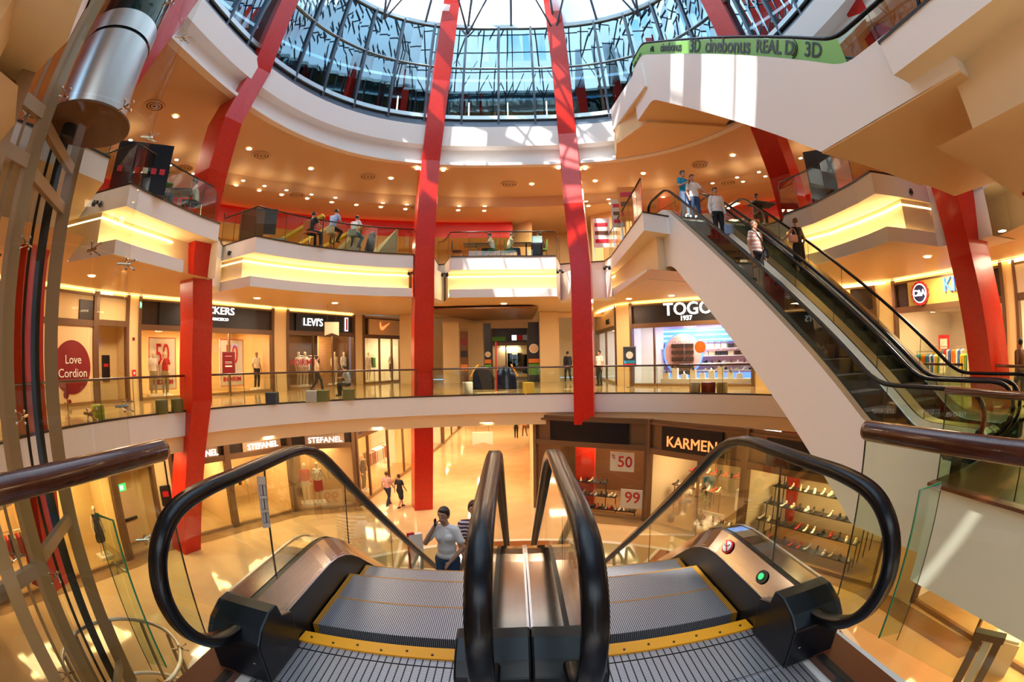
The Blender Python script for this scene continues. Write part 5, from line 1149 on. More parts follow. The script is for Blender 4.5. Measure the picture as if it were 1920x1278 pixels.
pouf(1303, 736, 'grey_fabric', 'pale grey round ottoman before the bag shop, left of three'); pouf(1328, 736, 'maroon', 'dark red square ottoman before the bag shop, middle of three', 'cube'); pouf(1354, 736, 'c_khaki', 'pale green round ottoman before the bag shop, right of three')
# ---- standing signs
def stand(px, py, label, m, back, w=.62, hh=.95, zb=.95, detail=True):
    p = PZ(px, py, 0); v = Vector((p.x, p.y, 0)).normalized(); p = p+v*back; F = Front((p.x-v.y*-w/2*-1, p.y-v.x*w/2*-1*-1), (p.x+v.y*w/2, p.y-v.x*w/2), 0)
    F = Front((p.x-v.y*w/2, p.y+v.x*w/2), (p.x+v.y*w/2, p.y-v.x*w/2), 0); o = root('sign_stand', label, 'sign', p, F.rz)
    mb = MB(); F.bx(mb, 0, w, zb, zb+hh, -.02, .02); ob('frame', mb, 'steel', o); mb = MB(); F.bx(mb, .03, w-.03, zb+.03, zb+hh-.03, -.028, -.018); ob('poster', mb, m, o)
    mb = MB(); mb.cyl(p, .02, zb, 10); ob('pole', mb, 'steel', o); mb = MB(); mb.cyl(p, .17, .02, 20); ob('foot', mb, 'steel', o); return o, F
o, F = stand(431, 745, 'maroon poster stand just right of the left column', 'maroon_print', .7)
for k, zz in enumerate((1.25, 1.4, 1.46, 1.7)): mb = MB(); F.bx(mb, .15, .47, zz, zz+(.06 if k == 0 else .015), -.032, -.029); ob('printed_line', mb, 'white_paper', o)
o, F = stand(1181, 727, 'dark poster stand with a round badge beside the bag shop', 'slate', .4)
disc(F, .31, 1.5, .17, 'white_paper', o, -.036, 'badge', 20); mb = MB(); F.bx(mb, .05, .57, 1.0, 1.1, -.034, -.029); ob('printed_line', mb, 'red_print', o); mb = MB(); F.bx(mb, .05, .57, 1.12, 1.25, -.034, -.029); ob('printed_line', mb, 'c_teal', o)
def pennant(p, w, hh, label, ztop):
    v = Vector((p.x, p.y, 0)).normalized(); F = Front((p.x-v.y*w/2, p.y+v.x*w/2), (p.x+v.y*w/2, p.y-v.x*w/2), 0); o = root('hanging_sign', label, 'sign', p, F.rz)
    P = [(0, p.z+hh), (w, p.z+hh), (w, p.z), (w/2, p.z+.12), (0, p.z)]; A = [F.at(x, -.02, z) for x, z in P]; B = [F.at(x, .02, z) for x, z in P]; mb = MB(); mb.add(A+B, [(0, 1, 2, 3, 4), (9, 8, 7, 6, 5)]+[(i, 5+i, 5+(i+1) % 5, (i+1) % 5) for i in range(5)]); ob('board', mb, 'c_beige', o)
    for x in (w*.2, w*.8): mb = MB(); mb.tube([F.at(x, 0, p.z+hh), F.at(x, 0, ztop)], .006, 5); ob('wire', mb, 'dark_frame', o)
pennant(PR(622, 629, 21.5), .68, .62, 'blank beige swallowtail sign hanging before the white lettered denim sign', 4.05)
pennant(PR(905, 834, 21.0), .95, .62, 'blank beige swallowtail sign hanging over the ground floor arcade', -1.1)
p = PR(264, 577, 17.5); o = root('exit_sign', 'small green exit sign hanging from two wires beside the leftmost pier', 'sign', p); mb = MB(); mb.box(p+Vector((0, 0, .1)), (.26, .04, .2), -.9)
mat('exit_green', (.02, .4, .12), emit=(.03, .55, .16), es=1.2); ob('panel', mb, 'exit_green', o)
mb = MB(); mb.box(p+Vector((.015, -.012, .1)), (.10, .045, .10), -.9); ob('running_figure', mb, 'sign_white', o)
for k in (-1, 1): mb = MB(); mb.tube([p+Vector((.05*k, -.06*k, .2)), p+Vector((.05*k, -.06*k, 4.05-p.z))], .005, 5); ob('wire', mb, 'dark_frame', o)
p = FD.at(FD.L*.2, -.05, 2.45); o = root('exit_sign', 'green exit sign over the ground floor exit door', 'sign', p); mb = MB(); FD.bx(mb, FD.L*.08, FD.L*.27, 2.35, 2.6, -.02, .02); ob('panel', mb, 'exit_green', o); mb = MB(); FD.bx(mb, FD.L*.13, FD.L*.2, 2.4, 2.55, -.03, -.02); ob('running_figure', mb, 'sign_white', o)
# hanging red edged sign at the right
p0, p1 = PR(1886, 252, 9.5), PR(1921, 365, 9.0); o = root('hanging_sign', 'long sign with dark red edge hanging from two wires at the right edge', 'sign', p1)
mb = MB(); dd = Vector((p0.x, p0.y, 0)).normalized()
P = [p0, p1, p1+dd*1.2+Vector((0, 0, -.2)), p0+dd*1.2]; n_ = (p1-p0).cross(dd).normalized()*.03; mb.add(P+[q+n_ for q in P], [(0, 1, 2, 3), (7, 6, 5, 4)]+[(i, 4+i, 4+(i+1) % 4, (i+1) % 4) for i in range(4)]); ob('board', mb, 'c_beige', o)
mb = MB(); mb.tube([p0, p1], .045, 6); ob('edge', mb, 'red_print', o)
for (a_, b_) in (((1867, 198), .10), ((1891, 226), .6)): q = PR(a_[0], a_[1], 9.6); mb = MB(); mb.tube([q, p0.lerp(p1, b_)+dd*.3*(b_ > .5)], .010, 5); ob('wire', mb, 'steel', o)
# ---- mannequins
def mann(F, px, label, d=.6, h=1.8, z=.12, py=670, pose='stand', rzo=0, **k):
    x = fx(F, px, py, d); p = F.at(x, d, z); kk = dict(skin='mannequin', hair=None, face=False, shoes='c_white', vox=.02, cat='mannequin'); kk.update(k)
    o = human('mannequin', label, p, F.rz+pi+rzo, pose, h, **kk)
    mb = MB(); F.bx(mb, x-.28, x+.28, 0, z, d-.28, d+.28); 
    if z > .02: ob('plinth', mb, 'plaster', o)
    return o
mann(FS, 287, 'mannequin in white shirt and khaki trousers, left of two beside the red 50', top='c_white', bottom='c_khaki', d=.8)
mann(FS, 309, 'mannequin in red top with raised arm, right of two beside the red 50', top='c_red', bottom='c_khaki', d=.8, pose='phone')
mann(FS, 481, 'dark faced mannequin in cream shirt and dark jeans at the right end of the window', top='c_cream', bottom='c_black', skin='skin_dark', d=.8, sleeve='short')
def sale_board(F, r, px, d, w, z0, z1, t='50', py=670):
    x = fx(F, px, py, d); o = root('sale_board', 'tall cream board with big red 50 in the window, '+('left' if px < 380 else 'right')+' of the left column', 'sign', F.at(x, d, z0), F.rz)
    mb = MB(); F.bx(mb, x-w/2, x+w/2, z0, z1, d-.02, d+.02); ob('board', mb, 'white_paper', o)
    mb = MB()
    for (a_, b_, c_, e_) in ((-w/2, w/2, z1-.03, z1), (-w/2, w/2, z0, z0+.03), (-w/2, -w/2+.03, z0, z1), (w/2-.03, w/2, z0, z1)): F.bx(mb, x+a_, x+b_, c_, e_, d-.03, d-.02)
    ob('red_border', mb, 'red_print', o)
    ob('digits', text_mb(t, 1.25, F.at(x, d-.035, z1-.75), F.X, .02, .02, sx=.62), 'c_orange' if 0 else 'red_print', o); ob('words', text_mb('INDIRIM', .30, F.at(x, d-.035, z0+.32), F.X, .02, .01), 'red_print', o); return o
sale_board(FS, rS, 304, 1.1, 1.45, .3, 2.5); sale_board(FS, rS, 434, 1.1, 1.45, .3, 2.5)
for k, (px_, tp, lab, sk) in enumerate(((560, 'c_white', 'white topped mannequin, left of the pair in the denim shop window', 'mannequin'), (572, 'c_white', 'white topped mannequin, right of the pair in the denim shop window', 'mannequin'), (627, 'c_cream', 'cream dressed mannequin behind the second window bar of the denim shop', 'mannequin'), (645, 'c_white', 'mannequin in front of the brick wall in the denim shop', 'mannequin'))):
    mann(FV, px_, lab, top=tp, bottom=['c_beige', 'c_beige', 'c_cream', 'c_black'][k], d=.7, skin=sk)
ob('window_words', text_mb('INDIRIM', .42, FV.at(fx(FV, 565), .1, 1.35), FV.X, .01, .015), 'red_print', rV)
mann(FN, 690, 'mannequin in white sports top in the swoosh shop window', top='c_white', bottom='c_cream', legs='shorts', d=.7); mann(FN, 733, 'second mannequin in white in the swoosh shop, right window', top='c_white', bottom='c_black', legs='shorts', d=.8)
mann(F0, 186, 'mannequin in long black dress behind the left handrail', top='c_black', bottom='c_black', legs='skirt', sleeve='none', d=.8, py=1000, female=True, h=1.75)
mann(STF[2][1], 574, 'mannequin in red cardigan and cream trousers, left of two in the mirrored sign window', top='c_red', bottom='c_cream', sleeve='long', d=.8, py=920, h=1.85)
mann(STF[2][1], 598, 'mannequin in red and white skirt outfit with a bag, right of two', top='c_white', bottom='c_red', legs='skirt', d=.8, py=920, female=True, h=1.85)
ob('window_words', text_mb('SALE', .70, STF[2][1].at(fx(STF[2][1], 612, 905), .06, 1.55), STF[2][1].X, .01), 'c_beige', STF[2][0])
mann(FH, 682, 'mannequin in black at the corner of the arcade clothes shop', top='c_black', bottom='c_black', sleeve='long', d=.7, py=900)
mann(FK2, 1398, 'mannequin in white top and red skirt, left of two in the shoe shop', top='c_white', bottom='c_red', legs='skirt', d=3.4, py=900, female=True, z=.9, h=1.7); mann(FK2, 1420, 'mannequin in dark red jacket, right of two in the shoe shop', top='c_red', bottom='c_black', sleeve='long', d=3.2, py=900, z=.9, h=1.7)
# ---- shoes
def shoe_mesh(name, m, kind):
    mb = MB()
    if kind == 0:   # high heel
        mb.sweep([(0, -.11, .085), (0, -.06, .075), (0, .02, .025), (0, .08, .010), (0, .13, .010)], [(-.030, -.006), (.030, -.006), (.030, .008), (-.030, .008)], scale=[.8, .85, .9, 1.15, .6]); mb.cone((0, -.10, .075), .018, (0, -.105, .004), .006, 6); mb.ell((0, .09, .025), (.036, .055, .022), 8, 6); mb.ell((0, -.085, .10), (.028, .035, .030), 8, 6)
    else:
        mb.box((0, .01, .012), (.075, .25, .024)); mb.ell((0, .07, .035), (.040, .075, .035), 8, 6); mb.ell((0, -.06, .055), (.037, .06, .05), 8, 6)
    o = ob(name, mb, m, smooth=True, origin=(0, 0, 0)); return o
SH = {}
cols_ = ['c_white', 'c_red', 'c_black', 'c_beige', 'c_black', 'c_cream', 'c_brown', 'c_sky']
words = dict(c_cream='cream', c_white='white', c_red='red', c_black='black', c_beige='beige', c_pink='pink', c_yellow='yellow', c_brown='brown', c_sky='pale blue')
def shoe(p, rz, c, kind, where, grp):
    key = (c, kind)
    if key not in SH: SH[key] = shoe_mesh('high_heel_shoe' if kind == 0 else 'flat_shoe', c, kind); o = SH[key]
    else: o = SH[key].copy(); C.objects.link(o)
    o.location = p; o.rotation_euler = (0, 0, rz); return tag(o, words[c]+(' high heeled shoe ' if kind == 0 else ' flat shoe ')+where, 'shoe', grp+', '+words[c]+(' heels' if kind == 0 else ' flats'))
def shelf_row(F, x0, x1, d, z, n, where, grp, board='black', legs=True, dep=.35, scale=1.0, lab=None):
    o = root('display_shelf', lab or 'dark display shelf '+where, 'shelf', F.at((x0+x1)/2, d, 0), F.rz); mb = MB(); F.bx(mb, x0, x1, z-.03, z, d-dep/2, d+dep/2); ob('board', mb, board, o)
    if legs:
        for x in (x0+.05, x1-.05): mb = MB(); F.bx(mb, x-.015, x+.015, 0, z-.03, d-.02, d+.02); ob('leg', mb, board, o)
    for i in range(n):
        x = x0+(x1-x0)*(i+.5)/n+random.uniform(-.03, .03); c = random.choice(cols_[:6]); s = shoe(F.at(x, d+random.uniform(-.04, .04), z), F.rz+pi+random.uniform(-.5, .5), c, random.choice((0, 0, 1)), 'on the shelf '+where, grp); s.scale = (scale,)*3
shelf_row(FK1, 1.3, FK1.L-.5, .30, .25, 16, 'lowest in the window with the 99 sign', 'shoes in the 50 and 99 window', scale=1.25)
shelf_row(FK1, 1.0, FK1.L-1.4, .50, .75, 13, 'middle height in the window with the 99 sign', 'shoes in the 50 and 99 window', scale=1.25)
shelf_row(FK1, .9, FK1.L-1.9, .68, 1.25, 10, 'highest in the window with the 99 sign', 'shoes in the 50 and 99 window', scale=1.25)
for k, (x0, x1, d, z) in enumerate(((.3, 2.6, 1.4, 1.3), (.5, 3.2, 2.3, 1.7), (1.2, 3.8, 3.2, 2.0), (2.3, 4.0, .7, .3))):
    shelf_row(FK2, x0, x1, d, z, 10, ('first', 'second', 'rearmost', 'low front')[k]+' in the window under orange letters', 'shoes under the orange letters', 'c_brown', scale=1.25)
for k, (d, z) in enumerate(((.5, .35), (.8, .85), (1.2, 1.35), (1.7, 1.85), (2.3, 2.3))):
    shelf_row(FK3, .2, 4.4, d, z, 13, ('lowest', 'second', 'third', 'fourth', 'topmost')[k]+' beside the white escalator side', 'shoes beside the escalator side', 'black', scale=1.3)
def card(F, name, label, px, py, w, hh, z, parts, d=.05, mm='white_paper'):
    x = fx(F, px, py, d); o = root(name, label, 'sign', F.at(x, d, z), F.rz); mb = MB(); F.bx(mb, x-w/2, x+w/2, z, z+hh, d-.012, d+.012); ob('card', mb, mm, o)
    for (t, s, dx, dz, m, b) in parts: ob('printed_words', text_mb(t, s, F.at(x+dx, d-.02, z+dz), F.X, .008, b), m, o)
    return o
card(FK1, 'price_sign', 'white card with red percent 50 hanging in the shoe shop window', 1166, 886, 1.0, .78, 1.95, [('50', .62, .12, .38, 'red_print', .02), ('%', .24, -.36, .58, 'red_print', .0)], d=.12)
card(FK1, 'price_sign', 'white card with red 99 low in the shoe shop window', 1184, 955, .95, .80, .42, [('99', .66, .02, .44, 'red_print', .02)], d=.12)
card(FK2, 'price_sign', 'white card reading INDIRIM beside the dark plant', 1337, 967, .95, .55, .35, [('\u0130ND\u0130R\u0130M', .24, 0, .28, 'maroon_print', .006)], d=.2, py=967) if 0 else card(FK2, 'price_sign', 'white card reading INDIRIM low in the window under orange letters', 1337, 967, .95, .55, .35, [('\u0130ND\u0130R\u0130M', .24, 0, .28, 'maroon_print', .006)], d=.2)
human('person', 'shop assistant in white top seated at a desk inside the shoe shop', FK2.at(.75, 1.9, .01), FK2.rz+pi, 'sit', 1.66, 'c_white', 'short', 'c_black', hair='hair_brown', vox=.02, female=True)
human('person', 'customer in teal top standing behind the shop desk', FK2.at(1.25, 2.7, .01), FK2.rz+.5, 'stand', 1.7, 'c_teal', 'short', 'c_black', vox=.022)
human('person', 'woman in white top sitting on a dark red chair inside the shoe shop', FK2.at(fx(FK2, 1413, 930, .9), 1.3, .01), FK2.rz+pi*.8, 'sit', 1.66, 'c_white', 'short', 'c_black', hair='hair_brown', vox=.02, female=True)
def chair(name, label, p, rz, seat, frame='steel', grp=None, zs=.46, back=.45):
    o = root(name, label, 'chair', p, rz, grp); R = Matrix.Rotation(rz, 3, 'Z'); p = Vector(p)
    def B(c, s): mb = MB(); mb.box(p+R @ Vector(c), s, rz); return mb
    ob('seat', B((0, 0, zs), (.42, .42, .04)), seat, o, bevel=.012); ob('backrest', B((0, -.20, zs+back*.62), (.40, .03, back*.8)), seat, o, bevel=.012)
    for x in (-.18, .18):
        for y in (-.18, .18): mb = MB(); mb.tube([p+R @ Vector((x*1.1, y*1.1, 0)), p+R @ Vector((x, y, zs))], .012, 6); ob('leg', mb, frame, o)
    return o
chair('armchair', 'dark red chair inside the shoe shop window', FK2.at(fx(FK2, 1413, 930, .9), 1.3, .01), FK2.rz+pi*.8, 'maroon', 'black')
# potted plant and ivory bush in the shoe window
p = FK2.at(.9, .5, .01); o = root('potted_plant', 'spiky dark leaved plant on the floor of the shoe shop window', 'plant', p); mb = MB(); mb.cyl(p, .13, .22, 14, .16); ob('pot', mb, 'black', o); mb = MB()
for k in range(26):
    a = random.uniform(0, 2*pi); e_ = random.uniform(.3, 1.1); L_ = random.uniform(.35, .6); q = p+Vector((0, 0, .22)); m1 = q+Vector((cos(a)*cos(e_)*L_*.6, sin(a)*cos(e_)*L_*.6, sin(e_)*L_*.6)); m2 = m1+Vector((cos(a)*L_*.4, sin(a)*L_*.4, .02)); mb.sweep([q, m1, m2], [(-.018, 0), (0, .006), (.018, 0), (0, -.004)], scale=[1, .9, .1])
ob('leaves', mb, 'c_green' if 0 else mat('leaf_dark', (.03, .05, .015), .4), o)
p = FK2.at(2.0, .9, .01); o = root('potted_plant', 'bushy grey green shrub standing in the shoe shop window', 'plant', p); mb = MB(); mb.cyl(p, .14, .3, 14, .18); ob('pot', mb, 'black', o); mb = MB()
for k in range(520):
    v = Vector((random.gauss(0, 1), random.gauss(0, 1), random.gauss(0, 1))).normalized()*random.uniform(.25, .5); q = p+Vector((0, 0, .85))+Vector((v.x*.8, v.y*.8, v.z*1.1)); a = Vector((random.uniform(-1, 1), random.uniform(-1, 1), random.uniform(-1, 1))).normalized()*.05; b = a.cross(Vector((.3, .5, .8))).normalized()*.02; mb.add([q-a, q+b, q+a, q-b], [(0, 1, 2, 3)])
ob('foliage', mb, mat('leaf_grey', (.22, .24, .12), .6), o)
# ---- bag shop goods
def bag_mesh(nm, m, k):
    mb = MB(); mb.box((0, 0, .11), (.30, .13, .20)); mb.tube([(-.10, 0, .20), (-.07, 0, .30), (0, 0, .33), (.07, 0, .30), (.10, 0, .20)], .010, 5); return ob(nm, mb, m, bevel=.0, origin=(0, 0, 0))
BG = {c: bag_mesh('leather_bag', c, 0) for c in ('c_black', 'c_brown', 'c_beige', 'leather')}; used = set()
bw = dict(c_black='black', c_brown='brown', c_beige='beige', leather='very dark')
for k in range(4):
    z = .65+.36*k
    for i in range(16):
        x = .5+(FT.L-1.0)*i/15
        if abs(x-xd) < 1.0: continue
        if k >= 2: c = random.choice(list(BG)); o = BG[c] if c not in used else BG[c].copy()
        if k >= 2:
            if c in used: C.objects.link(o)
            used.add(c); o.location = FT.at(x, 2.15, z+.001); o.rotation_euler = (0, 0, FT.rz+random.uniform(-.3, .3)); tag(o, bw[c]+' bag on the '+('third', 'top')[k-2]+' white shelf of the bag shop', 'bag', 'bags on the bag shop shelves, '+bw[c]+', '+('third', 'top')[k-2]+' shelf')
        else: shoe(FT.at(x, 2.15, z+.001), FT.rz+pi+random.uniform(-.6, .6), random.choice(('c_black', 'c_brown', 'c_beige', 'c_white')), 1, 'on the '+('lowest', 'second')[k]+' white shelf of the bag shop', 'shoes on the bag shop shelves, '+('lowest', 'second')[k]+' shelf').scale = (1.3,)*3
for row in range(5):
    for i in range(4):
        o = BG['leather'].copy(); C.objects.link(o); o.location = FT.at(xd-.45+.30*i, 1.80, .42+.34*row); o.rotation_euler = (0, 0, FT.rz); o.scale = (1, .7, 1); tag(o, 'very dark bag hung on the round pink board of the bag shop', 'bag', 'bags on the round board')
for c in BG:
    if c not in used: bpy.data.objects.remove(BG[c])
pl = root('display_plinth', 'low white display plinth along the bag shop window', 'plinth', FT.at(FT.L*.6, .5, 0), FT.rz); mb = MB(); FT.bx(mb, FT.L*.24, FT.L*.97, .13, .32, .25, .85); ob('body', mb, 'white_paper', pl)
for i in range(9):
    x = FT.L*(.27+.075*i); hh = (.28, .5, .2, .42, .25, .36, .55, .3, .22)[i]; mb = MB(); FT.bx(mb, x-.14, x+.14, .32, .32+hh, .42, .68); thing('display_block', mb, 'white_paper' if i % 3 else 'c_cream', ('low', 'tall', 'low', 'tall', 'low', 'middling', 'tallest', 'middling', 'lowest')[i]+' white display block on the bag shop plinth, '+('first', 'second', 'third', 'fourth', 'fifth', 'sixth', 'seventh', 'eighth', 'ninth')[i]+' from left', 'display block')
    shoe(FT.at(x, .55, .321+hh), FT.rz+pi+.4, ('c_black', 'c_brown', 'c_white')[i % 3], i % 2, 'standing on a white display block of the bag shop', 'shoes on the bag shop display blocks')
# ---- garments on rails
def garment_mesh(m):
    mb = MB(); mb.sweep([(0, 0, 0), (0, 0, .45), (0, 0, .62), (0, 0, .68)], [(-.20, -.035), (.20, -.035), (.20, .035), (-.20, .035)], up=(0, 1, 0), scale=[1.05, .95, 1.05, .35]); mb.tube([(-.0, 0, .66), (0, 0, .75), (.03, 0, .78)], .006, 5); return ob('hanging_garment', mb, m, origin=(0, 0, 0))
GM = {}
def rack(F, x0, x1, d, ztop, n, palette, where, grp, along=True):
    o = root('clothes_rail', 'steel clothes rail '+where, 'rail', F.at((x0+x1)/2, d, 0), F.rz); mb = MB(); mb.tube([F.at(x0, d, ztop), F.at(x1, d, ztop)], .014, 6); ob('bar', mb, 'steel', o)
    for x in (x0, x1): mb = MB(); mb.tube([F.at(x, d, 0), F.at(x, d, ztop)], .014, 6); ob('upright', mb, 'steel', o)
    for i in range(n):
        c = random.choice(palette)
        if c not in GM: GM[c] = garment_mesh(c); g = GM[c]
        else: g = GM[c].copy(); C.objects.link(g)
        g.location = F.at(x0+(x1-x0)*(i+.5)/n, d, ztop-.79); g.rotation_euler = (0, 0, F.rz+pi/2+random.uniform(-.12, .12)); s_ = random.uniform(.95, 1.1); g.scale = (s_, 1, 1)
        w_ = c.replace('c_', ''); tag(g, w_+' garment on rail '+where, 'garment', grp+', '+w_)
pal1 = ['c_white', 'c_beige', 'c_black', 'c_red', 'c_grey', 'c_cream', 'c_brown']; pal2 = ['c_yellow', 'c_orange', 'c_red', 'c_cream', 'c_black', 'c_beige']; pal3 = ['c_teal', 'c_yellow', 'c_blue', 'c_green', 'c_red', 'c_white', 'c_orange']
rack(FH, .5, 2.6, .9, 1.75, 18, pal1+['c_green', 'c_yellow'], 'in the first arcade window', 'clothes in the arcade shop, first window'); rack(FH, 3.0, 5.4, .9, 1.9, 20, pal1+['c_sky'], 'in the second arcade window', 'clothes in the arcade shop, second window')
rack(FH, .4, 3.0, 1.9, 2.5, 16, ['c_black', 'c_brown', 'c_grey'], 'high at the back of the arcade shop', 'clothes high in the arcade shop')
rack(STF[1][1], .3, 2.0, 2.3, 1.8, 16, pal2, 'inside the open ground floor shop', 'clothes in the open shop'); rack(STF[0][1], .2, 1.5, 1.8, 1.8, 12, pal1, 'behind the left column at ground level', 'clothes behind the left column')
rack(FA, .4, 3.0, .8, 1.7, 16, pal1, 'behind the lift shaft at ground level', 'clothes behind the lift'); rack(F0, .2, 1.3, .9, 1.7, 9, ['c_black', 'c_brown', 'c_red'], 'left of the black dress', 'clothes left of the black dress')
for k, (a_, b_, d_, z_) in enumerate(((.5, 1.9, 1.0, 1.35), (.7, 2.4, 2.2, 1.5), (2.7, 4.1, 1.3, 1.35))): rack(FC, a_, b_, d_, z_, 13, pal3, ('nearest', 'rear', 'right hand')[k]+' in the childrens shop', 'clothes in the childrens shop, '+('near', 'rear', 'right')[k]+' rail')
rack(FV, 1.9, 3.4, 1.5, 1.7, 12, ['c_red', 'c_black', 'c_white', 'c_denim'], 'inside the denim shop', 'clothes in the denim shop'); rack(FN, .9, 2.6, 1.5, 1.7, 12, ['c_green', 'c_red', 'c_white', 'c_black'], 'inside the swoosh shop', 'clothes in the swoosh shop')
for k, (px_, z_) in enumerate(((1690, 1.55), (1712, 1.2), (1768, 1.5))):
    x = fx(FC, px_, 600, 2.8); o = root('wall_poster', ('left', 'middle', 'right')[k]+' red and white poster inside the childrens shop', 'poster', FC.at(x, 2.8, z_), FC.rz); mb = MB(); FC.bx(mb, x-.3, x+.3, z_-.45, z_+.45, 2.8, 2.84); ob('sheet', mb, 'red_print', o); mb = MB(); FC.bx(mb, x-.2, x+.2, z_-.1, z_+.3, 2.77, 2.8); ob('picture', mb, 'white_paper', o)
# ---- dark housing of another escalator beyond the far railing
a = PY(884, 738, 21.5); b = PY(970, 738, 21.5); o = root('escalator_housing', 'dark rounded escalator end with yellow side strips beyond the far railing', 'escalator', ((a.x+b.x)/2, 22.2, 0))
w_ = b.x-a.x; xm = (a.x+b.x)/2; 
for k in (-1, 1):
    mb = MB(); P = [(-.24, 0), (.24, 0), (.22, .55), (.14, .95), (-.05, 1.08), (-.2, .9)]; c0_ = xm+k*w_*.26; mb.add([(c0_+x*w_, 21.8, z) for x, z in P]+[(c0_+x*w_, 23.4, z) for x, z in P], [tuple(range(6)), tuple(range(11, 5, -1))]+[(i, 6+i, 6+(i+1) % 6, (i+1) % 6) for i in range(6)]); ob('end_panel', mb, 'navy', o, bevel=.06)
    mb = MB(); mb.tube([(xm+k*w_*.52, 21.7, .62), (xm+k*w_*.40, 21.7, 1.08), (xm+k*w_*.37, 22.6, 1.15)], .035, 6); ob('side_strip', mb, 'yellow', o)
mb = MB(); mb.tube([PR(930, 737, 21.0), PR(930, 640, 21.0)], .035, 8); thing('flag_pole', mb, 'red_print', 'thin dark red pole standing before the dark escalator end', 'pole')
# ================================================================ FOOD COURT
def at3(px, r, z=L2Z):
    p = PR(px, 440, r); return Vector((p.x, p.y, z))
def table(label, p, rz, w=1.1, d=.7, top='dark_frame', legm='steel'):
    o = root('dining_table', label, 'table', p, rz); R = Matrix.Rotation(rz, 3, 'Z'); mb = MB(); mb.box(p+Vector((0, 0, .72)), (w, d, .05), rz); ob('tabletop', mb, top, o); 
    mb = MB(); mb.cyl(p, .035, .70, 12); ob('pedestal', mb, legm, o); mb = MB(); mb.cyl(p, .22, .02, 18); ob('foot', mb, legm, o); return o
t1 = at3(893, 19.95); table('dark dining table of the man in white, short balcony', t1, 0)
t2 = at3(986, 19.95); table('dark dining table of the man in blue stripes, short balcony', t2, 0)
P1 = t1+Vector((.72, 0, 0)); chair('dining_chair', 'green and steel chair of the man in white, short balcony', P1, pi/2, 'c_green'); human('person', 'man in white shirt and dark trousers seated at the left table, short balcony', P1+Vector((.0, 0, -.02)), pi/2, 'sit', 1.72, 'c_white', 'short', 'c_black', vox=.016)
P2 = t2-Vector((.75, 0, 0)); chair('dining_chair', 'green chair of the man in blue stripes, short balcony', P2, -pi/2, 'c_green'); human('person', 'man in blue striped shirt and jeans seated between the two tables', P2+Vector((0, 0, -.02)), -pi/2, 'sit', 1.72, 'c_stripes_blue', 'short', 'c_denim', vox=.016)
P3 = t2+Vector((.72, 0, 0)); chair('dining_chair', 'green chair at the right end of the short balcony', P3, pi/2, 'c_green'); human('person', 'person in black seated at the right table, short balcony', P3+Vector((0, .0, -.02)), pi/2, 'sit', 1.72, 'c_black', 'short', 'c_black', vox=.018)
chair('dining_chair', 'empty green backed chair left of the left table, short balcony', t1-Vector((.85, .05, 0)), -pi/2, 'c_black'); chair('dining_chair', 'empty chair behind the man in white', t1+Vector((1.25, .35, 0)), pi/2, 'c_green')
p = at3(1006, 19.35); mb = MB(); mb.box(p+Vector((0, 0, .80)), (.46, .03, .32), 0, -.2); o = thing('tray_screen', mb, 'steel_bright', 'silver flat screen standing on the right table, short balcony', 'screen'); 
mb = MB(); mb.box(p+Vector((0, 0, .32)), (.5, .3, .6)); thing('stroller', mb, 'black', 'dark boxy pushchair parked below the silver screen', 'pushchair', bevel=.08)
def seat_at(px, r): return at3(px, r)
# balcony between left and second columns
q = seat_at(663, 18.3); human('person', 'man in white t-shirt and jeans on a bar stool, seen from behind', q+Vector((0, 0, .0)), -.3, 'stool', 1.74, 'c_white', 'short', 'c_denim', vox=.014)
def barstool(label, q, m):
    o = root('bar_stool', label, 'stool', q); mb = MB(); mb.cyl(q+Vector((0, 0, .70)), .20, .05, 18); ob('seat', mb, m, o); mb = MB(); mb.box(q+Vector((0, -.17, .85)), (.36, .03, .24)); ob('backrest', mb, m, o, bevel=.01); mb = MB(); mb.cyl(q, .025, .70, 10); ob('pole', mb, 'steel', o); mb = MB(); mb.cyl(q, .2, .02, 18); ob('foot', mb, 'steel', o)
barstool('grey bar stool under the man in the white t-shirt', q, 'grey_fabric')
q = seat_at(622, 18.0); human('person', 'man in blue shirt and dark trousers on a bar stool, seen from behind', q+Vector((0, 0, .12)), -.35, 'stool', 1.78, 'c_sky', 'short', 'c_black', vox=.014); barstool('tan bar stool under the man in the blue shirt', q+Vector((0, 0, .0)), 'c_beige')
q = seat_at(581, 17.0); human('person', 'man in black shirt on an orange chair, seen from behind', q, -.4, 'sit', 1.75, 'c_black', 'short', 'c_black', vox=.016, over=dict()); chair('dining_chair', 'orange backed chair of the man in the black shirt', q, -.4, 'rust')
for k, (px_, r_, ln) in enumerate(((549, 17.2, 2.2), (575, 18.4, 2.6), (625, 18.6, 2.6))):
    q = at3(px_, r_); o = root('slanted_counter', ('first', 'second', 'third')[k]+' slanting yellow wooden counter behind the balcony glass, from the left', 'counter', q); a_ = q+Vector((-1.0, .6, .35)); b_ = q+Vector((1.0, .6, 1.25)); mb = MB(); mb.sweep([a_, b_], [(-.12, -.06), (.12, -.06), (.12, .06), (-.12, .06)]); ob('plank', mb, 'c_yellow', o)
    for v_ in (a_, b_): mb = MB(); mb.tube([Vector((v_.x, v_.y, L2Z)), v_], .025, 6); ob('leg', mb, 'dark_frame', o)
q = at3(693, 18.6); mb = MB(); mb.cone(q+Vector((0, 0, .2)), .20, q+Vector((.12, 0, .78)), .16, 10); mb.ell(q+Vector((.14, 0, .85)), .12, 10, 8); o = thing('suitcase_trolley', mb, 'black', 'black upright bag leaning beside the man in the white t-shirt', 'bag', smooth=True)
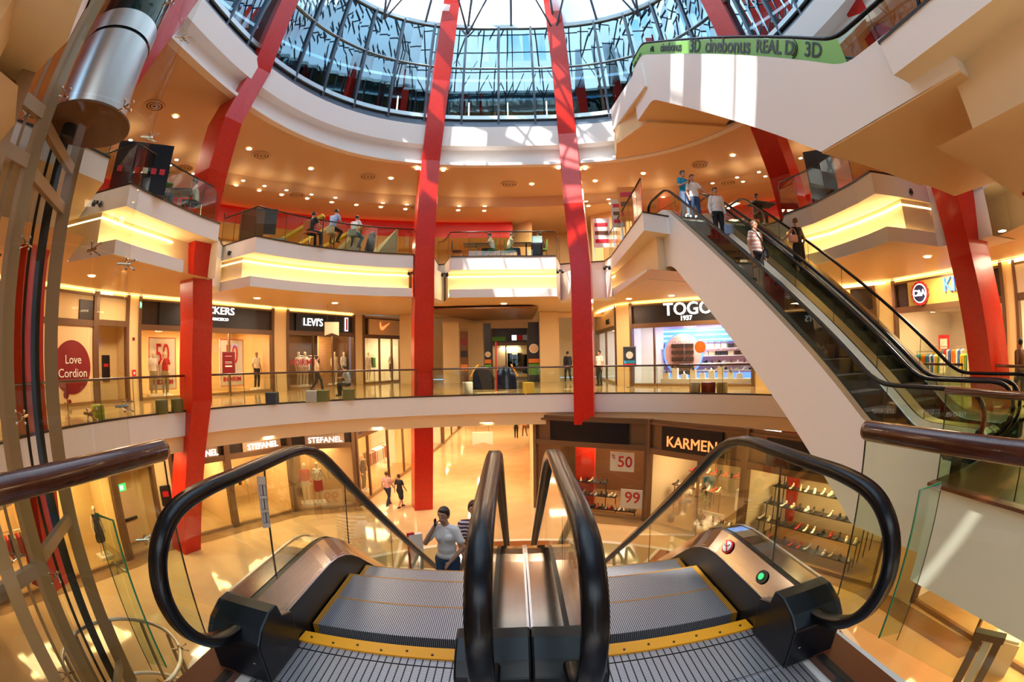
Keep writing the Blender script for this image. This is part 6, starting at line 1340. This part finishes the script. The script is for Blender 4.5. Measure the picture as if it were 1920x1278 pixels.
for k, (px_, r_) in enumerate(((655, 19.5), (725, 19.8))):
    q = at3(px_, r_); mb = MB(); mb.add([q+Vector((-.7, 0, 0)), q+Vector((.5, 0, 0)), q+Vector((.5, 0, 1.45)), q+Vector((-.7, .2, .5)), q+Vector((-.7, .06, 0)), q+Vector((.5, .06, 0)), q+Vector((.5, .06, 1.45)), q+Vector((-.7, .26, .5))], [(0, 1, 2, 3), (7, 6, 5, 4), (0, 4, 5, 1), (1, 5, 6, 2), (2, 6, 7, 3), (3, 7, 4, 0)]); thing('stair_panel', mb, 'c_khaki', ('left', 'right')[k]+' of two pale green sloped glass screens behind the balcony', 'screen')
q = at3(470, 17.0); mb = MB(); mb.box(q+Vector((0, 0, .60)), (.9, .5, 1.2), .7); o = root('kiosk', 'grey kiosk with a black screen at the left end of the balcony', 'kiosk', q); ob('cabinet', mb, 'c_brown', o)
q = at3(493, 17.5); mb = MB(); mb.box(q+Vector((0, 0, 1.0)), (1.0, .12, 1.0), .6); ob('screen', mb, 'black', o)
q = at3(512, 17.8); mb = MB(); mb.box(q+Vector((0, 0, .35)), (1.1, .5, .08), .5); mb.box(q+Vector((0, 0, .18)), (.9, .3, .35), .5); ob('counter', mb, 'grey_fabric', o)
# leftmost balcony
q = at3(325, 13.9); table('black dining table on the leftmost curved balcony', q, .6, .9, .7, 'black'); a_ = q+Vector((-.30, -.62, 0)); b_ = q+Vector((.28, .58, 0))
human('person', 'person in blue shirt seated at the table on the leftmost balcony', a_, -pi/4, 'sit', 1.7, 'c_blue', 'short', 'c_denim', vox=.018); chair('dining_chair', 'green backed chair of the person in blue, leftmost balcony', a_, -pi/4, 'green_plastic', back=.55)
human('person', 'person in white shirt seated across the table on the leftmost balcony', b_, pi*.75, 'sit', 1.7, 'c_white', 'short', 'c_black', vox=.018); chair('dining_chair', 'black chair of the person in white, leftmost balcony', b_, pi*.75, 'black')
chair('dining_chair', 'empty green chair near the black kiosk, leftmost balcony', at3(295, 12.6), -.5, 'green_plastic', back=.5)
q = at3(243, 12.4); o = root('kiosk', 'big black kiosk with a row of red squares, leftmost balcony', 'kiosk', q); mb = MB(); mb.box(q+Vector((0, 0, .70)), (1.7, .6, 1.4), .85); ob('cabinet', mb, 'black_gloss', o)
R = Matrix.Rotation(.85, 3, 'Z')
for i in range(6): mb = MB(); mb.box(q+R @ Vector((-.65+.26*i, -.31, .62)), (.16, .02, .16), .85); ob('red_square', mb, ('red_print', 'slate', 'red_print', 'white_paper', 'red_print', 'red_print')[i], o)
# right balcony
q = at3(1560, 14.4); o = root('kiosk', 'tall dark kiosk with a slanted screen on the balcony at the right', 'kiosk', q); mb = MB(); mb.box(q+Vector((0, 0, 1.25)), (.95, .3, 1.4), -.8); ob('screen', mb, 'slate', o); mb = MB(); mb.box(q+Vector((0, 0, .3)), (.9, .5, .6), -.8); ob('base', mb, 'black', o)
q = at3(1424, 16.2); human('person', 'dark haired diner seated behind the far escalator handrail', q, pi, 'sit', 1.72, 'c_grey', 'short', 'c_black', vox=.018); table('dark dining table behind the far escalator handrail', q+Vector((-.15, -.65, 0)), 0, .9, .6, 'slate')
# posters by the top landing
for k, (px_, r_, w_, hh, z_, m_) in enumerate(((1128, 20.2, .75, 1.35, .55, 'white_paper'), (1162, 17.6, .55, 1.15, .75, 'c_beige'), (1180, 16.6, .62, 1.35, .7, 'c_orange'))):
    p = at3(px_, r_); v = Vector((p.x, p.y, 0)).normalized(); F = Front((p.x-v.y*w_/2, p.y+v.x*w_/2), (p.x+v.y*w_/2, p.y-v.x*w_/2), L2Z); o = root('poster_board', ('red and white striped', 'tan', 'orange')[k]+' poster board beside the escalator top landing', 'poster', p, F.rz)
    mb = MB(); F.bx(mb, 0, w_, z_, z_+hh, -.02, .02); ob('board', mb, m_, o)
    for j in range(3): mb = MB(); F.bx(mb, .08, w_-.08, z_+hh*(.15+.28*j), z_+hh*(.28+.28*j), -.03, -.02); ob('print_band', mb, ('red_print', 'c_brown', 'red_print')[j], o)
    for x_ in (.04, w_-.04): mb = MB(); F.bx(mb, x_-.015, x_+.015, 0, z_, -.01, .01); ob('leg', mb, 'steel', o)
# ---- banner on the upper escalator glass
rE_, WE, fE, LE = eE
ul = [-.5+(LE-.6)*i/60 for i in range(61)]
bn_ = MB(); V = -.655-.03
sgn = 1 if (WE(0, .6, 0)-WE(0, 0, 0)).x < 0 else -1; V = sgn*.69
bn_.strip([WE(u, V, max(fE(u+.1)+.42, -99)) for u in ul], [WE(u, V, fE(u+.22)+1.02) for u in ul])
ban = root('banner', 'green cinema banner fixed along the glass of the high escalator', 'banner', WE(LE/2, V, fE(LE/2)+.4)); ob('cloth', bn_, 'green_banner', ban)
XD = Vector((UD.x*cos(math.atan(SL)), UD.y*cos(math.atan(SL)), -sin(math.atan(SL)))); UPD = Vector((UD.x*sin(math.atan(SL)), UD.y*sin(math.atan(SL)), cos(math.atan(SL))))
def on_banner(u, t, s, bold=.008, m='black', inc=True, sx=1.0):
    c = WE(u, V+sgn*.012, fE(u+.16)+.73); x = XD if inc else UD; up = UPD if inc else Vector((0, 0, 1)); ob('banner_letters', text_mb(t, s, c, x, .008, bold, sx=sx, up=up), m, ban)
on_banner(.05, 'REAL D 3D', .20, .002, inc=False); on_banner(3.0, 'cinebonus', .44); on_banner(4.5, '3D', .58, .008, 'slate'); on_banner(6.0, 'cinebonus', .58); on_banner(7.75, 'REAL D', .44); on_banner(8.85, '3D', .44, .004, 'slate')
mb = MB(); c = WE(1.6, V+sgn*.012, fE(1.75)+.72); mb.ell(c, (.008, .12, .10), 12, 8); mb.cone(c+Vector((0, -.10, -.02)), .05, c+Vector((0, -.06, -.18)), .03, 6); mb.cone(c+Vector((0, .06, .05)), .04, c+Vector((0, .20, -.03)), .012, 6); ob('printed_emblem', mb, 'black', ban)
for rr in (.16, .22): 
    c = WE(8.25, V+sgn*.014, fE(8.4)+.72); mb = MB(); mb.tube([c+XD*rr*cos(t)+UPD*rr*sin(t) for t in [-1.2+2.4*i/12 for i in range(13)]], .012, 5); ob('printed_arc', mb, 'slate', ban)
# ---- stickers on the right escalator deck and the glass signs
rB_, WB, fB, LB = eB
def sticker(u, r_, m, nm, rt=0, vv=None, dz=.008):
    v0, h0, v1, h1 = .535, .24, .635, .375; sg = 1 if (WB(0, .6, 0)-WB(0, 0, 0)).x > 0 else -1
    c = WB(u, sg*.585, fB(u+.1)+.3075)+Vector((-dz*1.2*(1), 0, dz)); ex = Vector((0, 1, 0)); ey = (WB(u, sg*v1, fB(u+.1)+h1)-WB(u, sg*v0, fB(u+.1)+h0)).normalized()
    P = [c+ex*r_*1.25*cos(2*pi*i/20)+ey*r_*sin(2*pi*i/20) for i in range(20)]; mb = MB(); mb.add(P, [tuple(range(20))]); return ob(nm, mb, m, rB_)
sticker(.55, .052, 'red_print', 'sticker_ring', dz=.006); sticker(.55, .040, 'white_paper', 'sticker_field', dz=.010); sticker(.02, .045, 'black', 'direction_light', dz=.006); sticker(.02, .022, 'exit_green', 'direction_arrow', dz=.012)
sgB = 1 if (WB(0, .6, 0)-WB(0, 0, 0)).x > 0 else -1; cB = WB(.55, sgB*.585, fB(.65)+.3075)+Vector((-.016, 0, .016)); eyB = (WB(.55, sgB*.635, .375)-WB(.55, sgB*.535, .24)).normalized()
mb = MB(); mb.tube([cB+Vector((0, .045, 0))+eyB*.032, cB-Vector((0, .045, 0))-eyB*.032], .0045, 5); ob('sticker_slash', mb, 'red_print', rB_)
mb = MB(); mb.tube([cB+Vector((0, -.025, 0))+eyB*.02, cB+Vector((0, .0, 0))-eyB*.005, cB+Vector((0, .03, 0))-eyB*.005, cB+Vector((0, .02, 0))+eyB*.015], .003, 5); ob('sticker_pictogram', mb, 'black', rB_)
p = PR(500, 940, 2.62); o = root('glass_notice', 'white notice strip with three pictograms on the left escalator glass', 'sign', PR(505, 985, 2.6)); 
def on_glass(px, py): 
    v = ray(px, py); t = (-1.417)/v[0]; return Vector((-1.417, v[1]*t, EYE+v[2]*t))
a_, b_, c_, d_ = on_glass(482, 893), on_glass(497, 893), on_glass(508, 988), on_glass(494, 990)
mb = MB(); mb.add([a_, b_, c_, d_], [(0, 1, 2, 3)]); mb.add([x-Vector((.003, 0, 0)) for x in (a_, b_, c_, d_)], [(3, 2, 1, 0)]); ob('strip', mb, 'white_paper', o)
for k in range(3):
    t = .16+.27*k; l0, r0 = a_.lerp(d_, t), b_.lerp(c_, t); l1, r1 = a_.lerp(d_, t+.2), b_.lerp(c_, t+.2); P = [l0.lerp(r0, .15), l0.lerp(r0, .85), l1.lerp(r1, .85), l1.lerp(r1, .15)]; P = [x+Vector((.003, 0, 0)) for x in P]; mb = MB(); mb.tube(P, .0016, 4, closed=True); mb.tube([(P[0]+P[1])/2, (P[2]+P[3])/2], .003, 4); ob('pictogram', mb, 'c_navy', o)
# red advertising totem near the foot of the escalators
p = PZ(785, 1052, GZ); p = PR(783, 1060, 9.2); o = root('sign_stand', 'thin red topped advertising totem behind the left escalator handrail', 'sign', Vector((p.x, p.y, GZ)))
zt = PR(783, 1000, 9.2).z; mb = MB(); mb.box((p.x, p.y, (GZ+zt)/2), (.30, .10, zt-GZ), .5); ob('panel', mb, 'white_paper', o); mb = MB(); mb.box((p.x-.08, p.y-.06, (GZ+zt)/2+.02), (.16, .06, zt-GZ+.04), .5); ob('red_side', mb, 'red_print', o)
pA, pB = PR(1838, 1188, 3.6), PR(1782, 1280, 3.2); o = root('directory_frame', 'tall dark metal frame with oval slots standing at the lower right', 'frame', Vector((pB.x, pB.y, GZ)))
sA = Vector((pA.y, -pA.x, 0)).normalized()
for k_, (dx_, m_) in enumerate(((0, 'brown_frame'), (.11, 'c_beige'), (.22, 'brown_frame'))):
    mb = MB(); a_ = pA+sA*dx_; mb.box((a_.x, a_.y, (a_.z+GZ)/2), (.09, .06, a_.z-GZ), math.atan2(sA.y, sA.x)); ob('upright', mb, m_, o)
mb = MB(); mb.box((pA.x+sA.x*.11, pA.y+sA.y*.11, pA.z), (.34, .08, .06), math.atan2(sA.y, sA.x)); ob('top_bar', mb, 'brown_frame', o)
# stall and furniture seen through the gap at the lower right
p = PZ(1870, 1235, GZ); o = root('display_table', 'pale display table with patterned top at the lower right corner', 'table', p); mb = MB(); mb.box(p+Vector((0, 0, .4)), (1.2, .9, .8), .3); ob('base', mb, 'c_cream', o); mb = MB(); mb.box(p+Vector((0, 0, .83)), (1.1, .8, .05), .3); ob('top', mb, 'white_paper', o)
for a in range(-100, 130, 23):  # rings of fixtureless area lamps stand in for the ceiling lighting
    area(circ(13.2, a, a, 1, 4.0)[0], 1.2, 150)
    area(circ(13.2, a, a, 1, 9.2)[0], 1.2, 150)
    if not 8 < a < 115: area(circ(11.5, a, a, 1, -1.15)[0], 1.0, 95)
for y in (22, 29, 37): area(Vector((-2.4, y, -1.15)), 1.2, 200)  # added fill for the ground floor arcade
area(Vector((1.2, 23.5, 9.1)), 1.5, 220); area(Vector((5.5, 22.0, 9.1)), 1.2, 120)  # added fill to brighten the middle of the food court back
area(FB.at(FB.L/2, 1.0, 2.1), 1.2, 150, (.9, .95, 1))  # added fill inside the far shop
for a in (-75, -50, -25, 30, 60): area(circ(19.3, a, a, 1, 8.2)[0], 1.0, 70)  # added fill along the food court back wall
